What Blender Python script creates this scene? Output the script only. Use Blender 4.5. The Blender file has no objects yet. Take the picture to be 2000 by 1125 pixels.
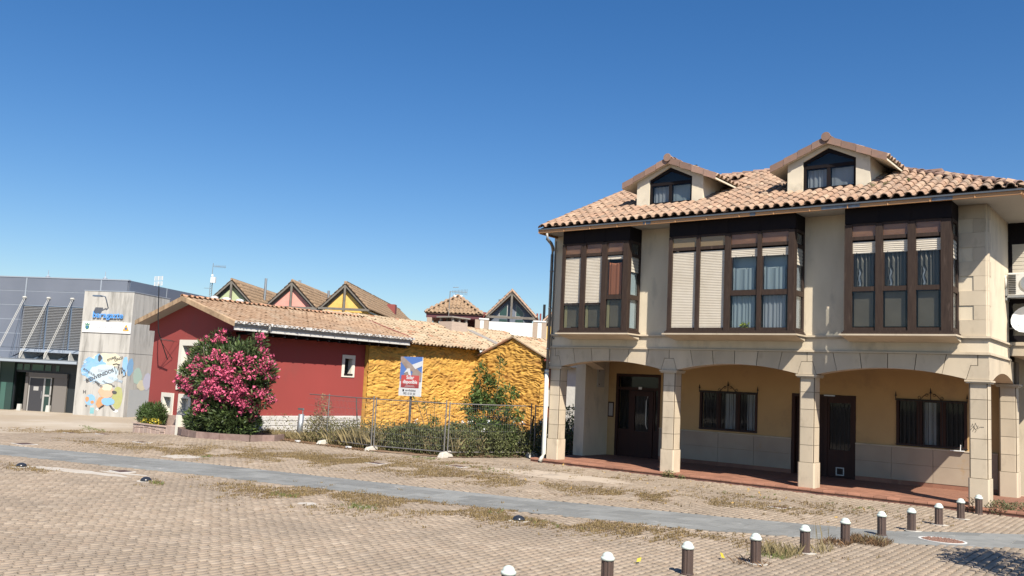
import bpy, math, random
import numpy as np
from math import sin, cos, pi, radians, sqrt, atan2
from mathutils import Vector, Matrix, noise
random.seed(7); RNG = np.random.default_rng(11)
S = bpy.context.scene

# ------------------------------------------------------------------ camera, sky, sun, exposure
F_PX, PITCH, ROLL, YAW = 1734.4, 0.1065, 0.0482, 0.6661
def to_scene(v):      # compass frame -> frame squared to the houses (x along facade, y into depth)
    return Vector((v[0]*cos(YAW) - v[1]*sin(YAW), v[0]*sin(YAW) + v[1]*cos(YAW), v[2]))
fw = Vector((0, cos(PITCH), sin(PITCH))); r0 = Vector((1, 0, 0)); u0 = r0.cross(fw)
cr = cos(ROLL)*r0 + sin(ROLL)*u0; cu = -sin(ROLL)*r0 + cos(ROLL)*u0
fw, cr, cu = to_scene(fw), to_scene(cr), to_scene(cu)
cam_d = bpy.data.cameras.new('camera'); cam = bpy.data.objects.new('camera', cam_d)
S.collection.objects.link(cam); S.camera = cam
mw = Matrix.Identity(4)
for i in range(3):
    mw[i][0] = cr[i]; mw[i][1] = cu[i]; mw[i][2] = -fw[i]
mw.translation = Vector((4.455, -23.172, 2.286))
cam.matrix_world = mw
cam_d.sensor_width = 36; cam_d.lens = 36*F_PX/2000; cam_d.clip_start = .1; cam_d.clip_end = 3000
CAM = Vector((4.455, -23.172, 2.286))

SUN = Vector((1.45, -1.0, 1.92)).normalized()
w = bpy.data.worlds.new("World"); S.world = w; w.use_nodes = True
nt = w.node_tree; bg = nt.nodes['Background']
sky = nt.nodes.new('ShaderNodeTexSky'); sky.sky_type = 'NISHITA'; sky.sun_disc = False
sky.sun_elevation = math.asin(SUN.z); sky.sun_rotation = atan2(SUN.x, SUN.y)
sky.altitude = 50; sky.air_density = 1.0; sky.dust_density = .6; sky.ozone_density = 3.0
hs_ = nt.nodes.new('ShaderNodeHueSaturation'); hs_.inputs['Saturation'].default_value = 1.32; hs_.inputs['Hue'].default_value = .506; nt.links.new(sky.outputs[0], hs_.inputs['Color']); nt.links.new(hs_.outputs[0], bg.inputs[0]); bg.inputs[1].default_value = .08
sl = bpy.data.lights.new('sun', 'SUN'); sl.energy = 5.0; sl.angle = radians(.53); sl.color = (1, .935, .83)
so = bpy.data.objects.new('sun', sl); S.collection.objects.link(so)
so.rotation_euler = SUN.to_track_quat('Z', 'Y').to_euler(); so.location = (20, -40, 60)
S.view_settings.view_transform = 'Standard'; S.view_settings.look = 'None'
S.view_settings.exposure = 0.62; S.view_settings.gamma = 1; S.view_settings.use_curve_mapping = False
S.cycles.max_bounces = 6; S.cycles.diffuse_bounces = 1

# ------------------------------------------------------------------ helpers
COL = S.collection
def smooth01(t):
    t = min(1, max(0, t)); return t*t*(3-2*t)
def zg(x, y):          # lie of the land: the square drops a little towards the sports hall
    return -.15 - .35*smooth01((-22-x)/12)
def zgv(x): 
    t = np.clip((-22-x)/12, 0, 1); return -.15 - .35*t*t*(3-2*t)

def mat(name, col, rough=.85, col2=None, nscale=3., namt=.5, rnd=0., bump=0., bscale=30., metal=0., stain=None,
        stretch=(1, 1, 1), detail=5., spec=None, trans=0., sscale=1.2, scut=(.5, .7), ramp=None):
    m = bpy.data.materials.new(name); m.use_nodes = True; t = m.node_tree; N = t.nodes; L = t.links
    b = N['Principled BSDF']; b.inputs['Roughness'].default_value = rough; b.inputs['Metallic'].default_value = metal
    if spec is not None: b.inputs['Specular IOR Level'].default_value = spec
    g = N.new('ShaderNodeNewGeometry'); mp = N.new('ShaderNodeMapping'); mp.inputs['Scale'].default_value = stretch
    L.new(g.outputs['Position'], mp.inputs[0])
    cur = None
    if ramp:           # colour picked by each piece's own random number
        at = N.new('ShaderNodeAttribute'); at.attribute_name = 'rnd'; oi = N.new('ShaderNodeObjectInfo')
        ad = N.new('ShaderNodeMath'); ad.operation = 'ADD'; L.new(at.outputs['Fac'], ad.inputs[0]); L.new(oi.outputs['Random'], ad.inputs[1])
        fr = N.new('ShaderNodeMath'); fr.operation = 'FRACT'; L.new(ad.outputs[0], fr.inputs[0])
        cr_ = N.new('ShaderNodeValToRGB'); L.new(fr.outputs[0], cr_.inputs[0])
        els = cr_.color_ramp.elements; els[1].position = 1.0; els[0].color = (*ramp[0], 1); els[1].color = (*ramp[-1], 1)
        for i in range(1, len(ramp)-1):
            e_ = els.new(i/(len(ramp)-1)); e_.color = (*ramp[i], 1)
        cur = cr_.outputs[0]
    else:
        rgb = N.new('ShaderNodeRGB'); rgb.outputs[0].default_value = (*col, 1); cur = rgb.outputs[0]
    if col2 is not None:
        n = N.new('ShaderNodeTexNoise'); n.inputs['Scale'].default_value = nscale; n.inputs['Detail'].default_value = detail
        L.new(mp.outputs[0], n.inputs['Vector'])
        r = N.new('ShaderNodeMapRange'); r.inputs[1].default_value = .5-namt*.4; r.inputs[2].default_value = .5+namt*.4
        L.new(n.outputs[0], r.inputs[0])
        mx = N.new('ShaderNodeMix'); mx.data_type = 'RGBA'; L.new(r.outputs[0], mx.inputs[0]); L.new(cur, mx.inputs[6])
        mx.inputs[7].default_value = (*col2, 1); cur = mx.outputs[2]
        if ramp:
            mx.inputs[0].default_value = .5
            mu = N.new('ShaderNodeMath'); mu.operation = 'MULTIPLY'; mu.inputs[1].default_value = namt; L.new(r.outputs[0], mu.inputs[0]); L.new(mu.outputs[0], mx.inputs[0])
    if stain is not None:
        n = N.new('ShaderNodeTexNoise'); n.inputs['Scale'].default_value = sscale; n.inputs['Detail'].default_value = 8; n.inputs['Roughness'].default_value = .65
        mp2 = N.new('ShaderNodeMapping'); mp2.inputs['Scale'].default_value = stretch; mp2.inputs['Location'].default_value = (13.3, 4.1, 7.7)
        L.new(g.outputs['Position'], mp2.inputs[0]); L.new(mp2.outputs[0], n.inputs['Vector'])
        r = N.new('ShaderNodeMapRange'); r.inputs[1].default_value = scut[0]; r.inputs[2].default_value = scut[1]; L.new(n.outputs[0], r.inputs[0])
        mx = N.new('ShaderNodeMix'); mx.data_type = 'RGBA'; L.new(r.outputs[0], mx.inputs[0]); L.new(cur, mx.inputs[6])
        mx.inputs[7].default_value = (*stain, 1); cur = mx.outputs[2]
    if rnd:
        at = N.new('ShaderNodeAttribute'); at.attribute_name = 'rnd'; oi = N.new('ShaderNodeObjectInfo')
        ad = N.new('ShaderNodeMath'); ad.operation = 'ADD'; L.new(at.outputs['Fac'], ad.inputs[0]); L.new(oi.outputs['Random'], ad.inputs[1])
        fr = N.new('ShaderNodeMath'); fr.operation = 'FRACT'; L.new(ad.outputs[0], fr.inputs[0])
        r = N.new('ShaderNodeMapRange'); r.inputs[3].default_value = 1-rnd; r.inputs[4].default_value = 1+rnd; L.new(fr.outputs[0], r.inputs[0])
        hs = N.new('ShaderNodeHueSaturation'); L.new(r.outputs[0], hs.inputs['Value']); L.new(cur, hs.inputs['Color']); cur = hs.outputs[0]
    L.new(cur, b.inputs['Base Color'])
    if bump:
        n = N.new('ShaderNodeTexNoise'); n.inputs['Scale'].default_value = bscale; n.inputs['Detail'].default_value = 6
        L.new(mp.outputs[0], n.inputs['Vector'])
        bp = N.new('ShaderNodeBump'); bp.inputs['Strength'].default_value = bump; bp.inputs['Distance'].default_value = .02
        L.new(n.outputs[0], bp.inputs['Height']); L.new(bp.outputs[0], b.inputs['Normal'])
    if trans:          # thin leaf or cloth that lets some light through
        tr = N.new('ShaderNodeBsdfTranslucent'); L.new(cur, tr.inputs[0]); ms = N.new('ShaderNodeMixShader'); ms.inputs[0].default_value = trans
        L.new(b.outputs[0], ms.inputs[1]); L.new(tr.outputs[0], ms.inputs[2]); L.new(ms.outputs[0], N['Material Output'].inputs[0])
    return m

def glass(name, tint=(.9, .93, .95), refl=.12):
    m = bpy.data.materials.new(name); m.use_nodes = True; t = m.node_tree; N = t.nodes; L = t.links
    N.remove(N['Principled BSDF'])
    tr = N.new('ShaderNodeBsdfTransparent'); tr.inputs[0].default_value = (*tint, 1)
    gl = N.new('ShaderNodeBsdfGlossy'); gl.inputs['Roughness'].default_value = .03; gl.inputs[0].default_value = (.9, .92, .95, 1)
    fr = N.new('ShaderNodeLayerWeight'); fr.inputs[0].default_value = refl
    r = N.new('ShaderNodeMapRange'); r.inputs[3].default_value = .015; r.inputs[4].default_value = .5; L.new(fr.outputs['Fresnel'], r.inputs[0])
    ms = N.new('ShaderNodeMixShader'); L.new(r.outputs[0], ms.inputs[0]); L.new(tr.outputs[0], ms.inputs[1]); L.new(gl.outputs[0], ms.inputs[2])
    L.new(ms.outputs[0], N['Material Output'].inputs[0]); return m

ORG = {}
def setp(o, label=None, cat=None, group=None, kind=None):
    if label: o['label'] = label
    if cat: o['category'] = cat
    if group: o['group'] = group
    if kind: o['kind'] = kind
    return o
def thing(name, label, cat, loc=(0, 0, 0), rz=0, group=None, local=False):
    o = bpy.data.objects.new(name, None); COL.objects.link(o); o.location = loc; o.rotation_euler = (0, 0, rz)
    o.empty_display_size = .2
    ORG[o.name] = (0, 0, 0) if local else tuple(loc)
    return setp(o, label, cat, group)

class MB:
    def __init__(s): s.v = []; s.f = []; s.r = None
    def box(s, x0, x1, y0, y1, z0, z1):
        if x0 > x1: x0, x1 = x1, x0
        if y0 > y1: y0, y1 = y1, y0
        if z0 > z1: z0, z1 = z1, z0
        n = len(s.v)
        s.v += [(x0, y0, z0), (x1, y0, z0), (x1, y1, z0), (x0, y1, z0), (x0, y0, z1), (x1, y0, z1), (x1, y1, z1), (x0, y1, z1)]
        s.f += [(n, n+3, n+2, n+1), (n+4, n+5, n+6, n+7), (n, n+1, n+5, n+4), (n+1, n+2, n+6, n+5), (n+2, n+3, n+7, n+6), (n+3, n, n+4, n+7)]
        return s
    def quad(s, *p):
        n = len(s.v); s.v += [tuple(q) for q in p]; s.f.append(tuple(range(n, n+len(p)))); return s
    def prism(s, pts, d):       # closed polygon swept by vector d
        n = len(s.v); k = len(pts); d = Vector(d)
        s.v += [tuple(p) for p in pts] + [tuple(Vector(p)+d) for p in pts]
        a = Vector((0, 0, 0)); q = [Vector(p) for p in pts]
        for i in range(k): a += (q[i]-q[0]).cross(q[(i+1) % k]-q[0])
        flip = a.dot(d) > 0
        b = list(range(n, n+k)); t = list(range(n+k, n+2*k))
        s.f.append(tuple(b[::-1] if flip else b)); s.f.append(tuple(t if flip else t[::-1]))
        for i in range(k):
            j = (i+1) % k
            s.f.append((b[i], b[j], t[j], t[i]) if flip else (b[j], b[i], t[i], t[j]))
        return s
    def tube(s, pts, r, seg=6, cap=True, r2=None):
        pts = [Vector(p) for p in pts]; n0 = len(s.v); k = len(pts)
        up = Vector((0, 0, 1))
        for i, p in enumerate(pts):
            d = (pts[min(i+1, k-1)]-pts[max(i-1, 0)]).normalized()
            a = d.cross(up if abs(d.z) < .95 else Vector((1, 0, 0))).normalized(); b = d.cross(a)
            rr = r if r2 is None else r+(r2-r)*i/(k-1)
            for j in range(seg):
                t = 2*pi*j/seg; s.v.append(tuple(p+a*(rr*cos(t))+b*(rr*sin(t))))
        for i in range(k-1):
            for j in range(seg):
                a = n0+i*seg+j; b = n0+i*seg+(j+1) % seg; s.f.append((a, a+seg, b+seg, b))
        if cap:
            s.f.append(tuple(range(n0, n0+seg))); s.f.append(tuple(range(n0+(k-1)*seg, n0+k*seg))[::-1])
        return s
    def lathe(s, prof, c, seg=16):
        n0 = len(s.v); cx, cy, cz = c
        for r, z in prof:
            for j in range(seg): t = 2*pi*j/seg; s.v.append((cx+r*cos(t), cy+r*sin(t), cz+z))
        for i in range(len(prof)-1):
            for j in range(seg):
                a = n0+i*seg+j; b = n0+i*seg+(j+1) % seg; s.f.append((a, b, b+seg, a+seg))
        s.f.append(tuple(range(n0, n0+seg))[::-1]); s.f.append(tuple(range(n0+(len(prof)-1)*seg, n0+len(prof)*seg)))
        return s
    def mesh(s, name, org=(0, 0, 0)):
        me = bpy.data.meshes.new(name)
        me.from_pydata([(x-org[0], y-org[1], z-org[2]) for x, y, z in s.v], [], s.f); me.update(); return me
    def build(s, name, m, parent=None, kind=None, smooth=False, bevel=0, **kw):
        org = ORG.get(parent.name, (0, 0, 0)) if parent else (0, 0, 0)
        me = s.mesh(name, org); me.materials.append(m)
        if smooth: me.polygons.foreach_set('use_smooth', [True]*len(me.polygons))
        o = bpy.data.objects.new(name, me); COL.objects.link(o)
        if parent: o.parent = parent
        ORG[o.name] = org
        if bevel:
            b = o.modifiers.new('bevel', 'BEVEL'); b.width = bevel; b.segments = 1; b.limit_method = 'ANGLE'
        return setp(o, kind=kind, **kw)
def inst(name, me, parent, M4):
    """a piece that shares its mesh; M4 is given in the same frame as its thing's geometry"""
    o = bpy.data.objects.new(name, me); COL.objects.link(o); o.parent = parent
    org = ORG.get(parent.name, (0, 0, 0))
    o.matrix_local = Matrix.Translation(-Vector(org)) @ M4; ORG[o.name] = org
    return o
def heavy(name, V, Fc, m, parent=None, rnd=None, kind='stuff', smooth=False, **kw):
    V = np.asarray(V, dtype=np.float32).reshape(-1, 3); Fc = np.asarray(Fc, dtype=np.int32); k = Fc.shape[1]
    org = ORG.get(parent.name, (0, 0, 0)) if parent else (0, 0, 0)
    V = V-np.array(org, dtype=np.float32)
    me = bpy.data.meshes.new(name); me.vertices.add(len(V)); me.vertices.foreach_set('co', V.ravel())
    me.loops.add(Fc.size); me.loops.foreach_set('vertex_index', Fc.ravel())
    me.polygons.add(len(Fc)); me.polygons.foreach_set('loop_start', np.arange(0, Fc.size, k, dtype=np.int32))
    if smooth: me.polygons.foreach_set('use_smooth', np.ones(len(Fc), dtype=bool))
    me.update(calc_edges=True)
    if rnd is not None:
        a = me.attributes.new('rnd', 'FLOAT', 'POINT'); a.data.foreach_set('value', np.asarray(rnd, dtype=np.float32))
    me.materials.append(m); o = bpy.data.objects.new(name, me); COL.objects.link(o)
    if parent: o.parent = parent
    ORG[o.name] = org
    return setp(o, kind=kind, **kw)
def many(name, me, mats, m, parent=None, kind='stuff', **kw):
    """joins len(mats) transformed copies of mesh me into one object with a random number per copy"""
    nv = len(me.vertices); co = np.empty(nv*3, np.float32); me.vertices.foreach_get('co', co); co = co.reshape(-1, 3)
    A = np.array([[list(r) for r in q] for q in mats], dtype=np.float32)
    V = np.einsum('nij,vj->nvi', A[:, :3, :3], co)+A[:, None, :3, 3]
    fs = [tuple(p.vertices) for p in me.polygons]
    fs = [f for f in fs if len(f) == 4]
    Fc = (np.array(fs)[None]+(np.arange(len(mats))*nv)[:, None, None]).reshape(-1, 4)
    return heavy(name, V, Fc, m, parent, np.repeat(RNG.random(len(mats)), nv), kind, **kw)

def frame_M(o, X, Y, Z=None):
    X = Vector(X).normalized(); Y = Vector(Y).normalized(); Z = X.cross(Y).normalized() if Z is None else Z
    M4 = Matrix.Identity(4)
    for i in range(3): M4[i][0] = X[i]; M4[i][1] = Y[i]; M4[i][2] = Z[i]; M4[i][3] = o[i]
    return M4

# barrel tile: pan + mound, y runs up the slope
def tile_mesh(name, m, wd=.27, ln=.43, r=.085, t=.014, seg=6):
    top = [(-wd/2, 0)]+[(-r*cos(pi*i/seg), r*sin(pi*i/seg)*.95+.004) for i in range(seg+1)]+[(wd/2, 0)]
    bot = [(-wd/2, -t)]+[(-(r-t)*cos(pi*i/seg), (r-t)*sin(pi*i/seg)*.95+.004-t*.2) for i in range(seg+1)]+[(wd/2, -t)]
    k = len(top); b = MB()
    for y, dz, sc in ((0, .030, 1.), (ln, .004, .92)):
        b.v += [(x*sc if 0 < i < k-1 else x, y, z+dz) for i, (x, z) in enumerate(top)]
        b.v += [(x*sc if 0 < i < k-1 else x, y, z+dz) for i, (x, z) in enumerate(bot)]
    for i in range(k-1):
        b.f.append((i, i+1, 2*k+i+1, 2*k+i)); b.f.append((k+i+1, k+i, 3*k+i, 3*k+i+1)); b.f.append((i+1, i, k+i, k+i+1))
    me = b.mesh(name); me.materials.append(m); return me
def ridge_mesh(name, m, ln=.45, r=.12, t=.015, seg=7):
    b = MB(); k = seg+1
    for y, rr in ((0, r), (ln, r*.82)):
        b.v += [(-rr*cos(pi*i/seg), y, rr*sin(pi*i/seg)*.8) for i in range(k)]+[(-(rr-t)*cos(pi*i/seg), y, (rr-t)*sin(pi*i/seg)*.8) for i in range(k)]
    for i in range(seg):
        b.f.append((i, i+1, 2*k+i+1, 2*k+i)); b.f.append((k+i+1, k+i, 3*k+i, 3*k+i+1)); b.f.append((i+1, i, k+i, k+i+1))
    me = b.mesh(name); me.materials.append(m); return me

def lay_tiles(root, org, ux, uy, width, length, me, m, pitch=.27, gauge=.36, ok=None, nparts=0, jit=.012, jz=.006, name='roof_tile'):
    """rows of tiles on a slope: org = lower left corner, ux along the eave, uy up the slope"""
    ux = Vector(ux).normalized(); uy = Vector(uy).normalized(); un = ux.cross(uy).normalized(); org = Vector(org)
    L = []
    for i in range(int(width/pitch)):
        for j in range(int(length/gauge)+1):
            a = (i+.5)*pitch; bb = j*gauge
            p = org+ux*a+uy*bb
            if ok and not ok(p+uy*.15): continue
            if bb+.2 > length: continue
            rz = random.gauss(0, jit); rx = random.gauss(0, jit*.6)
            q = p+ux*random.gauss(0, .004)+uy*random.gauss(0, .008)+un*random.gauss(0, jz)
            M4 = frame_M(q, ux, uy) @ Matrix.Rotation(rz, 4, 'Z') @ Matrix.Rotation(rx, 4, 'X')
            L.append(((p-CAM).length, M4))
    L.sort(key=lambda t: t[0])
    for d, M4 in L[:nparts]: inst(name, me, root, M4)
    if len(L) > nparts: many(name+'s', me, [t[1] for t in L[nparts:]], m, root)
def lay_ridge(root, a, b, me, step=.37, name='ridge_tile', lift=.03, up=(0, 0, 1)):
    a = Vector(a); b = Vector(b); d = (b-a); n = max(1, int(d.length/step)); d.normalize(); up = Vector(up)
    X = d.cross(up).normalized()
    for i in range(n):
        p = a+d*(i*step)+Vector((0, 0, lift))
        inst(name, me, root, frame_M(p, X, d) @ Matrix.Rotation(random.gauss(-.05, .02), 4, 'X') @ Matrix.Rotation(random.gauss(0, .02), 4, 'Z'))

def text_obj(s, name, m, parent, M4, size, bold=0, ext=.004, align='CENTER', shear=0, spacing=1):
    cu_ = bpy.data.curves.new(name, 'FONT'); cu_.body = s; cu_.size = size; cu_.align_x = align; cu_.align_y = 'CENTER'
    cu_.extrude = ext; cu_.offset = bold; cu_.shear = shear; cu_.space_character = spacing; cu_.resolution_u = 3
    t = bpy.data.objects.new(name, cu_); COL.objects.link(t); bpy.context.view_layer.update()
    me = bpy.data.meshes.new_from_object(t.evaluated_get(bpy.context.evaluated_depsgraph_get()))
    bpy.data.objects.remove(t); me.materials.clear(); me.materials.append(m); me.name = name
    return inst(name, me, parent, M4)

def leaves(name, P, size, m, parent=None, kind='stuff', aspect=.3, droop=0., outdir=None, fold=True, **kw):
    """one four-cornered leaf per point of P"""
    n = len(P); a = RNG.normal(size=(n, 3))
    if outdir is not None: a = a*.55+outdir
    a[:, 2] -= droop; a /= np.linalg.norm(a, axis=1, keepdims=True)
    b = RNG.normal(size=(n, 3)); b = np.cross(a, b); b /= np.linalg.norm(b, axis=1, keepdims=True)
    c = np.cross(a, b)
    s = (size*(.6+.8*RNG.random(n)))[:, None] if np.isscalar(size) else size[:, None]
    V = np.stack([P, P+a*s*.5+b*s*aspect*.5+c*s*.06, P+a*s, P+a*s*.5-b*s*aspect*.5+c*s*.06], 1)
    Fc = np.arange(n*4).reshape(n, 4)
    return heavy(name, V, Fc, m, parent, np.repeat(RNG.random(n), 4), kind, **kw)
def blades(name, P, h, m, parent=None, kind='stuff', wd=.008, lean=.5, **kw):
    n = len(P); h = h*(.4+.9*RNG.random(n)); t = RNG.random(n)*2*pi; d = np.stack([np.cos(t), np.sin(t), 0*t], 1)
    t2 = RNG.random(n)*2*pi; ln = np.stack([np.cos(t2), np.sin(t2), 0*t2], 1)*(lean*RNG.random(n)*h)[:, None]
    top = P+ln; top[:, 2] += h; mid = P+ln*.35; mid[:, 2] += h*.55
    V = np.stack([P-d*wd, P+d*wd, mid+d*wd*.8, top], 1)
    return heavy(name, V, np.arange(n*4).reshape(n, 4), m, parent, np.repeat(RNG.random(n), 4), kind, **kw)
def in_ellipsoids(E, n, shell=.0):
    """n random points spread over ellipsoids (cx,cy,cz,rx,ry,rz); shell pushes them outwards"""
    E = np.array(E, float); vol = E[:, 3]*E[:, 4]*E[:, 5]; k = RNG.choice(len(E), n, p=vol/vol.sum())
    d = RNG.normal(size=(n, 3)); d /= np.linalg.norm(d, axis=1, keepdims=True)
    r = (shell+(1-shell)*RNG.random(n))**(1/3.)
    return E[k, :3]+d*E[k, 3:]*r[:, None], d
# ------------------------------------------------------------------ materials
m_paver = mat('paver', (.40, .31, .23), .9, nscale=2.5, ramp=[(.385, .305, .225), (.295, .23, .165), (.425, .345, .26), (.325, .245, .175), (.39, .31, .23)], col2=(.225, .175, .125), namt=.7, bump=.3, bscale=60, stain=(.20, .16, .12), sscale=.4, scut=(.46, .78))
m_base = mat('joint_sand', (.075, .052, .035), .95, col2=(.045, .032, .022), nscale=1.5)
m_far = mat('far_paving', (.38, .31, .22), .95, col2=(.33, .26, .19), nscale=.35, namt=.7, stain=(.47, .41, .33), sscale=.12, bump=.3, bscale=12)
m_slab = mat('slate_slab', (.18, .182, .172), .85, rnd=.16, col2=(.235, .235, .22), nscale=4, namt=.6, bump=.15, bscale=25, stain=(.34, .33, .31), sscale=2.2, scut=(.62, .72))
m_mortar = mat('pale_mortar', (.45, .43, .39), .95, col2=(.25, .25, .24), nscale=6, namt=.9)
m_stone = mat('cast_stone', (.60, .50, .365), .85, rnd=.09, col2=(.49, .41, .30), nscale=1.2, namt=.6, stretch=(1.5, 1.5, .8), stain=(.36, .29, .20), sscale=2.2, scut=(.54, .82), bump=.12, bscale=80)
m_joint = mat('dark_joint', (.12, .09, .06), .95)
m_stucco = mat('cream_stucco', (.74, .63, .465), .9, col2=(.64, .54, .39), nscale=1.5, namt=.6, stretch=(1.6, 1.6, .7), stain=(.42, .36, .27), sscale=1.3, scut=(.54, .82), bump=.15, bscale=50)
m_ochre = mat('ochre_render', (.58, .385, .18), .9, col2=(.50, .325, .15), nscale=1, namt=.7, stain=(.36, .24, .13), sscale=.8, scut=(.55, .8))
m_wains = mat('wainscot_stone', (.44, .355, .26), .7, col2=(.36, .28, .205), nscale=1.3, namt=.6, stain=(.42, .27, .13), sscale=1.4, scut=(.63, .75))
m_terra = mat('terracotta_floor', (.33, .155, .095), .75, rnd=.18, col2=(.24, .11, .07), nscale=4, namt=.7, stain=(.50, .30, .2), sscale=3, scut=(.6, .8))
m_wood = mat('dark_wood', (.062, .041, .030), .7, col2=(.03, .018, .014), nscale=5, namt=.9, stretch=(6, 6, .8), stain=(.13, .09, .07), sscale=2.4, scut=(.6, .8), spec=.25, bump=.2, bscale=30)
m_wood_d = mat('black_wood', (.016, .012, .012), .8, spec=.15, col2=(.012, .01, .012), nscale=3)
m_shut = mat('shutter_slat', (.68, .61, .50), .6, col2=(.60, .53, .42), nscale=2, namt=.5)
m_curt_o = mat('orange_curtain', (.50, .17, .075), .9, trans=.1)
m_curt_b = mat('blue_curtain', (.42, .47, .45), .9, trans=.15)
m_curt_w = mat('net_curtain', (.50, .50, .48), .9, trans=.25)
m_blind_b = mat('brown_blind', (.50, .23, .11), .8, col2=(.30, .13, .07), nscale=2, stretch=(1, 1, 3))
m_blind_t = mat('tan_blind', (.52, .32, .15), .8)
m_drape = mat('grey_drape', (.20, .175, .135), .9, trans=.15)
m_taupe = mat('taupe_panel', (.20, .155, .10), .7, col2=(.15, .115, .075), nscale=1.5)
m_taupe_l = mat('taupe_light', (.42, .34, .16), .7)
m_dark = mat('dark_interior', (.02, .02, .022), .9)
m_glass = glass('window_glass')
m_door = mat('brown_door', (.045, .018, .012), .6, spec=.3, col2=(.035, .016, .012), nscale=2, stretch=(4, 4, .6))
m_iron = mat('black_iron', (.012, .012, .013), .5)
m_soffit = mat('soffit_render', (.50, .47, .42), .9, col2=(.42, .39, .34), nscale=1.2, namt=.7)
m_gutter = mat('grey_gutter', (.12, .13, .14), .4, metal=.3)
m_fascia = mat('copper_fascia', (.60, .33, .15), .55, col2=(.52, .27, .12), nscale=2, namt=.8)
m_patch = mat('grey_patch', (.22, .25, .28), .4, metal=.3, col2=(.12, .13, .15), nscale=9)
m_pipe = mat('grey_pipe', (.20, .20, .19), .5, metal=.2, col2=(.28, .27, .25), nscale=3)
m_pipe_w = mat('old_white_pipe', (.66, .64, .55), .5, stain=(.2, .13, .08), sscale=6, scut=(.66, .7))
m_tile = mat('clay_tile', (.5, .3, .2), .85, ramp=[(.47, .31, .21), (.39, .24, .155), (.54, .385, .265), (.44, .265, .17), (.37, .255, .18), (.50, .335, .22)], col2=(.26, .175, .12), nscale=9, namt=.8, stain=(.13, .11, .085), sscale=1.7, scut=(.52, .76), bump=.1, bscale=60)
m_ridge = mat('ridge_tile', (.34, .20, .145), .85, rnd=.28, col2=(.24, .165, .13), nscale=7, namt=.9, stain=(.17, .13, .12), sscale=3, scut=(.55, .75))
m_white = mat('white_paint', (.78, .78, .76), .5)
m_moss = mat('moss', (.10, .13, .03), .95, rnd=.3)
m_metal = mat('galvanised', (.42, .44, .45), .4, metal=.7, rnd=.05)

# ------------------------------------------------------------------ ground
def ground_grid():
    xs = sorted(set([-600, -300, -150, -90, -60, -50]+list(np.arange(-44, 14, 1.0))+[20, 30, 60, 150, 400]))
    ys = [-300, -100, -50, -30, -20, -10, 0, 10, 30, 60, 100, 200, 500, 900]
    V = [(x, y, zg(x, y)-.030) for x in xs for y in ys]; n = len(ys)
    F = [(i*n+j, (i+1)*n+j, (i+1)*n+j+1, i*n+j+1) for i in range(len(xs)-1) for j in range(n-1)]
    return V, F
V, Fc = ground_grid()
ground = heavy('ground', V, Fc, m_base, kind='structure')

def interp(pts, x):
    return float(np.interp(x, [p[0] for p in pts], [p[1] for p in pts]))
TOP = [(-60, -23), (-40, -17), (-22.72, -11.83), (-16.2, -9.66), (-7.45, -7.70), (-3.35, -6.32), (-.36, -5.2), (-.1, -4.75), (1.57, -3.05), (8, 3)]
BOT = [(-60, -26), (-40, -19.3), (-19.84, -13.0), (-13.74, -11.1), (-6.04, -9.3), (-2.46, -8.1), (.05, -6.6), (1.2, -5.6), (8, .2)]
PIT = (.62, -5.42, .36, .30)
def in_band(x, y, mrg=0): return interp(BOT, x)-mrg < y < interp(TOP, x)+mrg
def in_pit(x, y, k=1.): return ((x-PIT[0])/PIT[2])**2+((y-PIT[1])/PIT[3])**2 < k*k
def blocked(x, y):
    if y > -.16 and -12.6 < x < 1.5: return True
    if y > -.16+1.0 and x > 1.0: return True
    if -22 < x < -17.3 and y > -2.45: return True
    if -17.3 <= x < -14.6 and y > -2.45+(x+17.3)*.24: return True
    if -14.6 <= x < -12.5 and y > -1.8+(x+14.6)*2.5: return True
    if x > -26 and x <= -21.6 and y > -4.35: return True
    if x <= -25.6 and y > -4.25: return True
    return False
# small setts in rows, every sett its own block with a sunk joint
PX, PY = .125, .168
xs = np.arange(-30, 7.0, PX); L = []
for i, x in enumerate(xs):
    off = (PY/2 if i % 2 else 0)+.02*math.sin(i*1.7)
    y0 = -23 if x > -12 else -22
    ya = np.arange(-20.5, 3.5, PY)+off
    for y in ya:
        L.append((x+.006*math.sin(y*2.1+x), y))
P = np.array(L); 
# keep what the camera (or one a step to the side) can see
cd = P-np.array([[CAM.x, CAM.y]]); fx = cd@np.array([fw.x, fw.y])/sqrt(fw.x**2+fw.y**2); rx = cd@np.array([cr.x, cr.y])/sqrt(cr.x**2+cr.y**2)
keep = (fx > 7.6) & (fx < 44) & (np.abs(rx) < fx*.64+1.2)
P = P[keep]
ok = np.array([not (blocked(x, y) or in_band(x, y, .05) or in_pit(x, y, 1.35)) for x, y in P]); P = P[ok]
cd = P-np.array([[CAM.x, CAM.y]]); d = np.hypot(cd[:, 0], cd[:, 1]); P = P[np.argsort(d)]
hx, hy = PX/2-.0115, PY/2-.0085
def sett(cx, cy, cz, rot=0):
    e = .006
    b = [(-hx, -hy, -.03), (hx, -hy, -.03), (hx, hy, -.03), (-hx, hy, -.03), (-hx+e, -hy+e, 0), (hx-e, -hy+e, 0), (hx-e, hy-e, 0), (-hx+e, hy-e, 0), (-hx, -hy, -.006), (hx, -hy, -.006), (hx, hy, -.006), (-hx, hy, -.006)]
    return b
SF = [(4, 5, 6, 7), (8, 9, 5, 4), (9, 10, 6, 5), (10, 11, 7, 6), (11, 8, 4, 7), (0, 1, 9, 8), (1, 2, 10, 9), (2, 3, 11, 10), (3, 0, 8, 11)]
base = np.array(sett(0, 0, 0), np.float32); n = len(P)
rot = RNG.normal(0, .02, n); sc = 1+RNG.normal(0, .02, n)
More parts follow.
